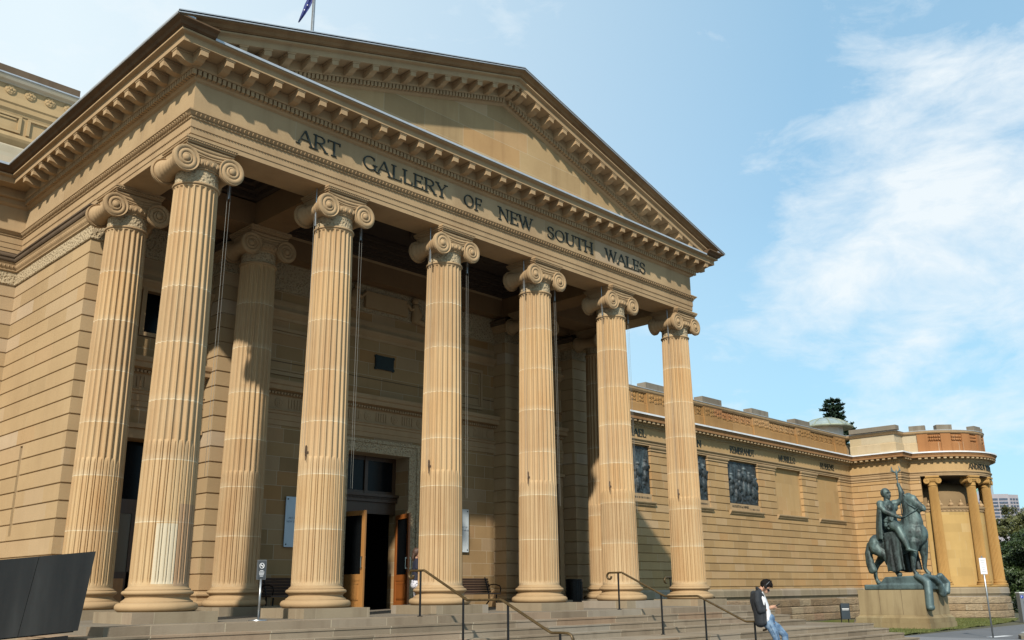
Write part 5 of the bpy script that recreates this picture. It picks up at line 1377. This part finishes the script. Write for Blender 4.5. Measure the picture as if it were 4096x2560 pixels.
for px, sg in ((725,-.10),(960,.09)): m.limb([mp(px-25,1985,sg),mp(px+60,1992,sg),mp(px+170,2002,sg)], [(.05,.055),(.05,.045),(.045,.03)], L_, 12)
m.build('shoes', simple('shoe leather', (.05,.04,.035), .5), t, remesh=.011)
m = MB(); rnd = random.Random(11)
m.ball(mp(620,318), (.105,.128,.115), 14, 10, RM2); m.ball(mp(700,335), (.095,.085,.07), 12, 8, RM2); m.ball(mp(560,350), (.09,.06,.075), 12, 8, RM2)
for i in range(70):
    a = rnd.uniform(0,2*pi); px = 620+rnd.uniform(-95,125); py = 330-rnd.uniform(20,110)*(1-abs(px-630)/260)
    c = mp(px, py, rnd.uniform(-.08,.08)); m.limb([c, c+Vector((0,0,.018))+FA*.02, c+Vector((0,0,.03))+FA*rnd.uniform(0,.05)], [.014,.011,.004], L_, 6)
m.limb([mp(650,250),mp(662,222),mp(668,208)], [.03,.018,.006], L_, 8)
for k in range(8): m.limb([mp(690+8*k,330+4*k,-.06+.018*k),mp(740+3*k,370,-.06+.018*k),mp(748+3*k,405,-.06+.018*k)], [.026,.022,.007], L_, 8)
m.build('hair', simple('black hair', (.010,.008,.007), .8, 0, .4, 60, spec=.12), t, remesh=.0075)
m = MB()
m.tube([mp(602,345,-.108),mp(622,320,-.118),mp(660,292,-.105),mp(690,272,-.05),mp(697,268,.03),mp(680,280,.1)], [(.016,.007)]*6, 8); m.build('headphone_band', simple('grey plastic', (.22,.23,.24), .3), t, smooth=True)
m = MB(); m.lathe([(0,-.022),(.038,-.02),(.045,0),(.038,.02),(0,.022)], mp(588,368,-.115), 18, 'y'); m.ball(mp(585,368,-.112), (.045,.03,.045)); m.build('ear_cup', m_black, t, smooth=True)
m = MB(); m.tube([mp(612,398,-.098),mp(642,432,-.092)], [(.004,.006)]*2, 6); m.limb([mp(642,438,-.07),mp(680,460,-.035)], [(.012,.026),(.01,.022)], L_, 10); m.limb([mp(660,448,.02),mp(684,462,.05)], [(.012,.024),(.01,.02)], L_, 10)
m.build('sunglasses', simple('sunglass black', (.008,.008,.009), .12), t, smooth=True)
pt = thing('phone', mp(825,782), 'dark mobile phone held in both hands by the young man', 'phone')
MB().obox(mp(822,782), (FA*.068+Vector((0,0,.034))), LA*.036, (Vector((0,0,.006))-FA*.003)).build('case', simple('phone case', (.015,.015,.017), .25), pt)
# child on the column base
CB = Vector((6.90,.555,.165)); cf = Vector((.82,-.57,0)); cl_ = Vector((.57,.82,0))
t = thing('person', CB, 'small child in navy top and patterned skirt standing half hidden behind the third column', 'person')
def cp(a, z, l=0.0): return CB + cf*a + cl_*l + Vector((0,0,z))
m = MB()
m.limb([cp(0,.50),cp(.0,.66),cp(0,.84),cp(0,.92)], [(.12,.09),(.11,.085),(.125,.08),(.05,.045)], cl_, 14); m.limb([cp(0,.92),cp(.01,.99)], [.042,.042], cl_)
m.ball(cp(.02,1.08), (.085,.095,.11)); m.ball(cp(.04,1.03), (.07,.08,.07)); m.ball(cp(.118,1.05), (.014,.016,.016), 6, 5)
for sg in (-1,1):
    m.limb([cp(0,.86,sg*.12),cp(-.01,.70,sg*.16),cp(.06,.58,sg*.15)], [.042,.036,.03], cl_); m.limb([cp(.06,.58,sg*.15),cp(.12,.54,sg*.14)], [(.022,.03),(.02,.026)], cl_)
    for k in range(4): m.limb([cp(.12,.55-.012*k,sg*.14),cp(.16,.54-.012*k,sg*.13),cp(.17,.52-.012*k,sg*.12)], [.008]*3, cl_, 6)
    m.limb([cp(0,.46,sg*.055),cp(0,.26,sg*.055),cp(-.01,.05,sg*.055)], [.065,.05,.036], cl_)
m.build('body', m_skin, t, remesh=.0095)
m = MB(); m.limb([cp(0,.42),cp(0,.60),cp(0,.84),cp(0,.91)], [(.15,.115),(.135,.105),(.145,.10),(.08,.06)], cl_, 16)
for sg in (-1,1): m.limb([cp(0,.87,sg*.12),cp(-.01,.70,sg*.165),cp(.06,.59,sg*.155)], [.058,.05,.044], cl_, 12)
m.build('top', simple('navy cloth', (.010,.012,.03), .85, 0, .3, 30), t, remesh=.011)
s = NT('patterned cloth'); v = s.vor(s.pos()[0], 26); col = s.mix(s.math('GREATER_THAN', v, .33), (.015,.018,.06), (.6,.6,.66)); m_pat = s.done(col, .85)
m = MB(); m.limb([cp(0,.30),cp(0,.46)], [(.17,.14),(.135,.11)], cl_, 16); m.build('skirt', m_pat, t, remesh=.011)
m = MB()
for sg in (-1,1): m.limb([cp(0,.30,sg*.06),cp(-.01,.06,sg*.06)], [.062,.045], cl_, 12)
m.build('leggings', simple('pale leggings', (.5,.48,.5), .85), t, remesh=.011)
m = MB()
for sg in (-1,1): m.limb([cp(-.03,.03,sg*.06),cp(.10,.025,sg*.06)], [(.038,.03),(.036,.024)], cl_, 10)
m.build('shoes', simple('purple shoes', (.10,.04,.16), .6), t, remesh=.009)
m = MB(); m.ball(cp(-.01,1.10), (.10,.105,.115)); m.limb([cp(-.07,1.05),cp(-.09,.94),cp(-.07,.88)], [(.07,.045),(.06,.04),(.03,.02)], cl_); m.limb([cp(.03,1.17,-.06),cp(.08,1.12,-.085)], [.03,.02], cl_)
m.build('hair', simple('brown hair', (.07,.035,.02), .6, 0, .3, 50), t, remesh=.009)
# ------------------------------------------------------------------ trees
def mk_leaf(name, lo, hi, sc=1.1):
    s = NT(name); p = s.pos()[0]; n = s.noise(p, sc, 3, .6); g = s.n('ShaderNodeObjectInfo')
    w = s.white(s.scalev(p, (9,9,9))); f = s.math('ADD', s.math('MULTIPLY', n, .7), s.math('MULTIPLY', w, .3))
    col = s.mix(s.mapr(f, .3, .7, 0, 1), lo, hi)
    s.b.inputs['Transmission Weight'].default_value = 0
    return s.done(col, .45, 0, .4)
m_leaf1 = mk_leaf('fig leaves', (.014,.030,.010), (.065,.105,.022)); m_leaf2 = mk_leaf('olive leaves', (.05,.065,.018), (.14,.14,.04)); m_pine = mk_leaf('pine needles', (.008,.022,.014), (.030,.062,.030), 2)
m_bark = simple('bark', (.075,.055,.04), .9, 0, .3, 6, .5)
def crown(clumps, n, size, seed, spread=.55):
    rnd = random.Random(seed); m = MB()
    for c, R in clumps:
        k = int(n*R[0]*R[1]); c = Vector(c)
        subs = []
        for i in range(max(6,int(26*R[0]))):
            d = Vector((rnd.gauss(0,1),rnd.gauss(0,1),rnd.gauss(0,1))).normalized(); rr = rnd.uniform(.25,1.0)
            subs.append((Vector((d.x*R[0],d.y*R[1],d.z*R[2]))*rr, d, rnd.uniform(.22,.5)*spread*1.7))
        for i in range(k):
            o, d, r = subs[rnd.randrange(len(subs))]
            g = Vector((rnd.gauss(0,1),rnd.gauss(0,1),rnd.gauss(0,.7)))*r*.6
            p = c+o+g; nrm = (d*.8+Vector((rnd.uniform(-1,1),rnd.uniform(-1,1),rnd.uniform(-.3,1.2)))).normalized()
            a = nrm.cross(Vector((rnd.uniform(-1,1),rnd.uniform(-1,1),rnd.uniform(-1,1)))).normalized(); b = nrm.cross(a)
            l = size*rnd.uniform(.6,1.2); w = l*.42
            m.add([p-a*l*.5, p+b*w*.5+nrm*l*.06, p+a*l*.5, p-b*w*.5+nrm*l*.06], [(0,1,2,3)])
    return m
def tree(name, base, clumps, n, size, seed, mat, label, cat='tree', group=None):
    t = thing(name, base, label, cat, group); b = Vector(base); m = MB()
    top = sum((Vector(c) for c,_ in clumps), Vector())/len(clumps); fork = b.lerp(top, .45)
    m.tube([b, b.lerp(fork,.5)+Vector((.06,.04,0)), fork], [.34,.27,.22], 10)
    for c,R in clumps:
        c = Vector(c); m.tube([fork, fork.lerp(c,.5)+Vector((.1,-.1,.15)), c], [.17,.11,.05], 7)
    m.build('trunk', m_bark, t)
    crown(clumps, n, size, seed).build('crown', mat, t)
    return t
tree('fig_tree', (75.5,6.5,-1.7), [((75.2,6.2,1.0),(2.3,2.3,2.0)),((74.6,5.2,3.2),(2.0,2.0,1.6)),((75.2,4.6,.0),(1.8,1.8,1.6)),((76.5,7.6,2.6),(2,2,1.7)),((76,5.5,4.4),(1.5,1.5,1.0)),((74.0,6.4,-1.0),(1.6,1.6,1.3)),((74.4,4.6,1.6),(1.8,1.8,1.6)),((75.8,7.9,.6),(1.8,1.8,1.8))], 4200, .25, 1, m_leaf1, 'dense dark green tree close behind the rounded bay')
tree('fig_tree', (79.5,3.6,-1.7), [((79,3.9,1.6),(2.5,2.5,2.2)),((78.6,3.2,4.0),(2.1,2.1,1.6)),((79.5,2.6,-.2),(2.2,2.2,1.5)),((78.2,4.6,-.4),(2.0,2.0,1.6))], 3600, .25, 2, m_leaf1, 'dense dark green tree at the right edge behind the ticket machine')
tree('street_tree', (88,9,-1.7), [((88.3,9.4,6.0),(2.6,2.6,1.9)),((89.5,8.0,6.6),(2.4,2.4,1.7)),((90,6.5,5.6),(2.4,2.4,2.2))], 1900, .26, 3, m_leaf2, 'olive green tree crown rising above the dark trees at the right edge')
tree('street_tree', (172,37,-1.5), [((172,37.0,9.6),(4.2,4.2,2.4)),((175,33,9.0),(4,4,2.4)),((169,42,9.4),(4.2,4.2,2.2))], 130, .8, 4, m_leaf2, 'distant olive grey tree at the foot of the office tower')
def pine(base, H):
    t = thing('pine_tree', base, 'tall dark conifer with tiered branches rising behind the roof lantern', 'tree'); b = Vector(base); rnd = random.Random(9)
    MB().tube([b, b+Vector((.05,0,H*.6)), b+Vector((0,0,H))], [.34,.17,.03], 10).build('trunk', m_bark, t)
    m = MB(); z = 5.0
    while z < H-.1:
        f = (H-z)/6.0; L = min(3.4, .42+1.75*f**.75)*rnd.uniform(.82,1.1); nb = 8
        for k in range(nb):
            a = 2*pi*(k+rnd.random()*.6)/nb; d = Vector((cos(a),sin(a),0)); n = int(L*22)+8; LL = L*rnd.uniform(.75,1.1)
            for i in range(n):
                u = (i+.6)/n; c = b+Vector((0,0,z))+d*(LL*u)+Vector((0,0,(-.05+.34*u*u)*LL*.55))
                for q_ in range(4):
                    v = (d*rnd.uniform(.1,.9)+Vector((rnd.uniform(-1,1),rnd.uniform(-1,1),rnd.uniform(-.2,1.1)))).normalized()*rnd.uniform(.16,.32)
                    s_ = v.cross(Vector((rnd.uniform(-1,1),rnd.uniform(-1,1),rnd.uniform(-1,1)))).normalized()*.075
                    m.add([c-s_,c+s_,c+v+s_*.5,c+v-s_*.5], [(0,1,2,3)])
        z += rnd.uniform(.36,.50)
    m.build('crown', m_pine, t)
pine((77.0,22.0,-1.5), 19.6)

# ------------------------------------------------------------------ office tower
TC = Vector((983.6,272.5,0))
ux = (Vector((957.9,305.0,0))-TC).normalized(); uy = Vector((ux.y*1,-ux.x*1,0)); 
if uy.dot(Vector((1,0,0))) < 0: uy = -uy
t = thing('office_tower', TC+ux*20+Vector((0,0,-2)), 'distant mauve office tower with window bands behind the rounded bay', 'building')
zt = 85.3; m_tw = simple('tower concrete', (.34,.32,.35), .85, 0, .08, .05); m_twin = simple('tower glass', (.075,.095,.14), .2, 0, .2, .2)
TW = 52; TD = 26
def tbox(m, u0,u1,v0,v1,z0,z1): m.obox(TC+ux*(u0+u1)/2+uy*(v0+v1)/2+Vector((0,0,(z0+z1)/2)), ux*(u1-u0)/2, uy*(v1-v0)/2, (0,0,(z1-z0)/2))
cx = (TC+ux*4+uy*7)
m = MB(); tbox(m,4,TW,0,TD,-2,zt); 
m.prism([TC+ux*4, TC+ux*4+uy*TD, TC+ux*-7+uy*TD, TC+ux*-7+uy*5], (0,0,-2), (0,0,zt-.6))
m.build('tower_body', m_tw, t)
for r in range(9):
    z = zt-6.0-3.28*r
    for k in range(3):
        u0 = 5.2+9.2*k; mm = MB(); tbox(mm, u0, u0+8.0, -.35, -.02, z, z+1.9); mm.build('window', m_twin, t)
    for k in range(3):
        a = TC+ux*4; b = TC+ux*-7+uy*5; d = (b-a)/3.4; c = a+d*(k+.75); nn = Vector((d.y,-d.x,0)).normalized()
        if nn.dot(Vector((-1,-1,0))) < 0: nn = -nn
        mm = MB(); mm.obox(c+nn*.15+Vector((0,0,z+1.0)), d*.33, nn*.2, (0,0,.85)); mm.build('window', m_twin, t)
rs = MB(); tbox(rs, 16, 42, 3, 14, zt+.01, zt+8.6); rs = rs.build('roof_sign_box', simple('sign box grey blue', (.26,.34,.40), .5), t)
text_mesh('WRP', 5.2, simple('sign green', (.10,.42,.20), .5), rs, TC+ux*35.6+uy*2.9+Vector((0,0,zt+2.6)), -ux, (0,0,1), 'sign_letters', 'LEFT', .05, 1.15)
t = thing('office_tower', TC+Vector((60,-80,-2)), 'sliver of a pale tower at the right edge of the picture beyond the trees', 'building')
P2 = Vector((1010,262.5,0)); m = MB()
m.obox(P2+uy*20-ux*3+Vector((0,0,36)), ux*5, uy*9, (0,0,38)); m.build('tower_body', simple('pale tower', (.5,.5,.46), .8), t)
m = MB()
for r in range(14): m.obox(P2+uy*20-ux*3+Vector((0,0,20+3.6*r)), ux*5.1, uy*9.1, (0,0,.7))
m.build('window_band', m_twin, t)

# ------------------------------------------------------------------ light, sky, camera
Ld = Vector((1,.66,-.86)).normalized()
sun = bpy.data.lights.new('sun', 'SUN'); sun.energy = 4.3; sun.angle = radians(1.3); sun.color = (1,.93,.82)
so = bpy.data.objects.new('sun', sun); COL.objects.link(so); so.rotation_mode = 'QUATERNION'; so.rotation_quaternion = Ld.to_track_quat('-Z','Y')
so.location = (-30,-40,40)
w = bpy.data.worlds.new('World'); SC.world = w; w.use_nodes = True; nt = w.node_tree
bg = nt.nodes['Background']
sky = nt.nodes.new('ShaderNodeTexSky'); sky.sky_type = 'NISHITA'; sky.sun_disc = False
sky.sun_elevation = math.asin(-Ld.z); sky.sun_rotation = atan2(-Ld.x, -Ld.y); sky.air_density = 1.0; sky.dust_density = .6; sky.ozone_density = 1.0
class WN(NT):
    def __init__(s, tree): s.t = tree; s._pos = None
wn = WN(nt)
tc = nt.nodes.new('ShaderNodeTexCoord'); sp = nt.nodes.new('ShaderNodeSeparateXYZ'); nt.links.new(tc.outputs['Generated'], sp.inputs[0])
dx, dy, dz = sp.outputs
CLOUDS = [((0.9094, 0.2636, 0.3217), 0.012, 0.094), ((0.8796, 0.3639, 0.3064), 0.008, 0.083), ((0.8535, 0.4345, 0.2876), 0.006, 0.066), ((0.8916, 0.2372, 0.3857), 0.008, 0.055), ((0.8228, 0.2786, 0.4953), 0.012, 0.055), ((0.9092, 0.3804, 0.1692), 0.005, 0.077), ((0.94, 0.2951, 0.1712), 0.008, 0.083), ((0.8732, 0.4569, 0.1699), 0.004, 0.055), ((0.784, 0.4222, 0.4551), 0.012, 0.028), ((0.6674, 0.5392, 0.5136), 0.03, -0.08), ((0.7814, 0.5205, 0.3442), 0.012, -0.048), ((0.9008, 0.3697, 0.2278), 0.008, -0.08)]
# soft cloud puffs: noise on the sky direction, slightly tilted and stretched along the horizon
cdir = nt.nodes.new('ShaderNodeMapping'); cdir.inputs['Rotation'].default_value = (radians(-8), radians(10), 0); cdir.inputs['Scale'].default_value = (1, 1, 2.3); nt.links.new(tc.outputs['Generated'], cdir.inputs[0])
wv = nt.nodes.new('ShaderNodeTexNoise'); wv.inputs['Scale'].default_value = 3.0; wv.inputs['Detail'].default_value = 3; nt.links.new(cdir.outputs[0], wv.inputs['Vector'])
wa = nt.nodes.new('ShaderNodeVectorMath'); wa.operation = 'MULTIPLY_ADD'; nt.links.new(wv.outputs['Color'], wa.inputs[0]); wa.inputs[1].default_value = (.22,.22,.22); nt.links.new(cdir.outputs[0], wa.inputs[2])
n1 = wn.noise(wa.outputs[0], 4.6, 9, .60); n2 = wn.noise(wa.outputs[0], 15, 7, .65)
cl_f = wn.math('ADD', wn.math('MULTIPLY', n1, .76), wn.math('MULTIPLY', n2, .30))
nd = nt.nodes.new('ShaderNodeVectorMath'); nd.operation = 'NORMALIZE'; nt.links.new(tc.outputs['Generated'], nd.inputs[0])
boost = 0.0
for d, wd, am in CLOUDS:
    dt = nt.nodes.new('ShaderNodeVectorMath'); dt.operation = 'DOT_PRODUCT'; nt.links.new(nd.outputs[0], dt.inputs[0]); dt.inputs[1].default_value = d
    boost = wn.math('ADD', boost, wn.math('MULTIPLY', wn.mapr(dt.outputs['Value'], 1-wd, 1, 0, 1), am))
cl_f = wn.math('ADD', cl_f, boost)
CL = wn.mapr(cl_f, .545, .78, 0, .9)
hz = wn.mapr(dz, 0, .38, .62, 0)
veil = wn.mapr(wn.math('SUBTRACT', wn.math('MULTIPLY', dy, .714), wn.math('MULTIPLY', dx, .70)), -.30, .42, .0, .95)
sk = wn.mix(1.0, sky.outputs[0], (1.15,1.45,1.38), 'MULTIPLY')
base = wn.mix(.6, sk, (4.4,7.3,9.8))
c1_ = wn.mix(veil, base, (8.0,9.2,9.8))
c2_ = wn.mix(hz, c1_, (4.9,8.2,9.8))
c3_ = wn.mix(CL, c2_, (8.9,9.5,9.8))
nt.links.new(c3_, bg.inputs[0]); bg.inputs[1].default_value = .074
cam = bpy.data.cameras.new('camera'); co = bpy.data.objects.new('camera', cam); COL.objects.link(co); SC.camera = co
cam.sensor_width = 36; cam.lens = 32.4987; cam.clip_end = 8000; cam.clip_start = .1
r_ = Vector((.7004525,-.71365666,-.00777632)); f_ = Vector((.6868387,.67108963,.27909013)).normalized(); r_ = (r_-f_*r_.dot(f_)).normalized(); u_ = r_.cross(f_)
co.matrix_world = Matrix(((r_.x,u_.x,-f_.x,-8.463),(r_.y,u_.y,-f_.y,-17.856),(r_.z,u_.z,-f_.z,.366),(0,0,0,1)))
vs = SC.view_settings; vs.view_transform = 'Standard'; vs.look = 'None'; vs.exposure = .48; vs.gamma = 1
SC.render.resolution_x = 1024; SC.render.resolution_y = 640
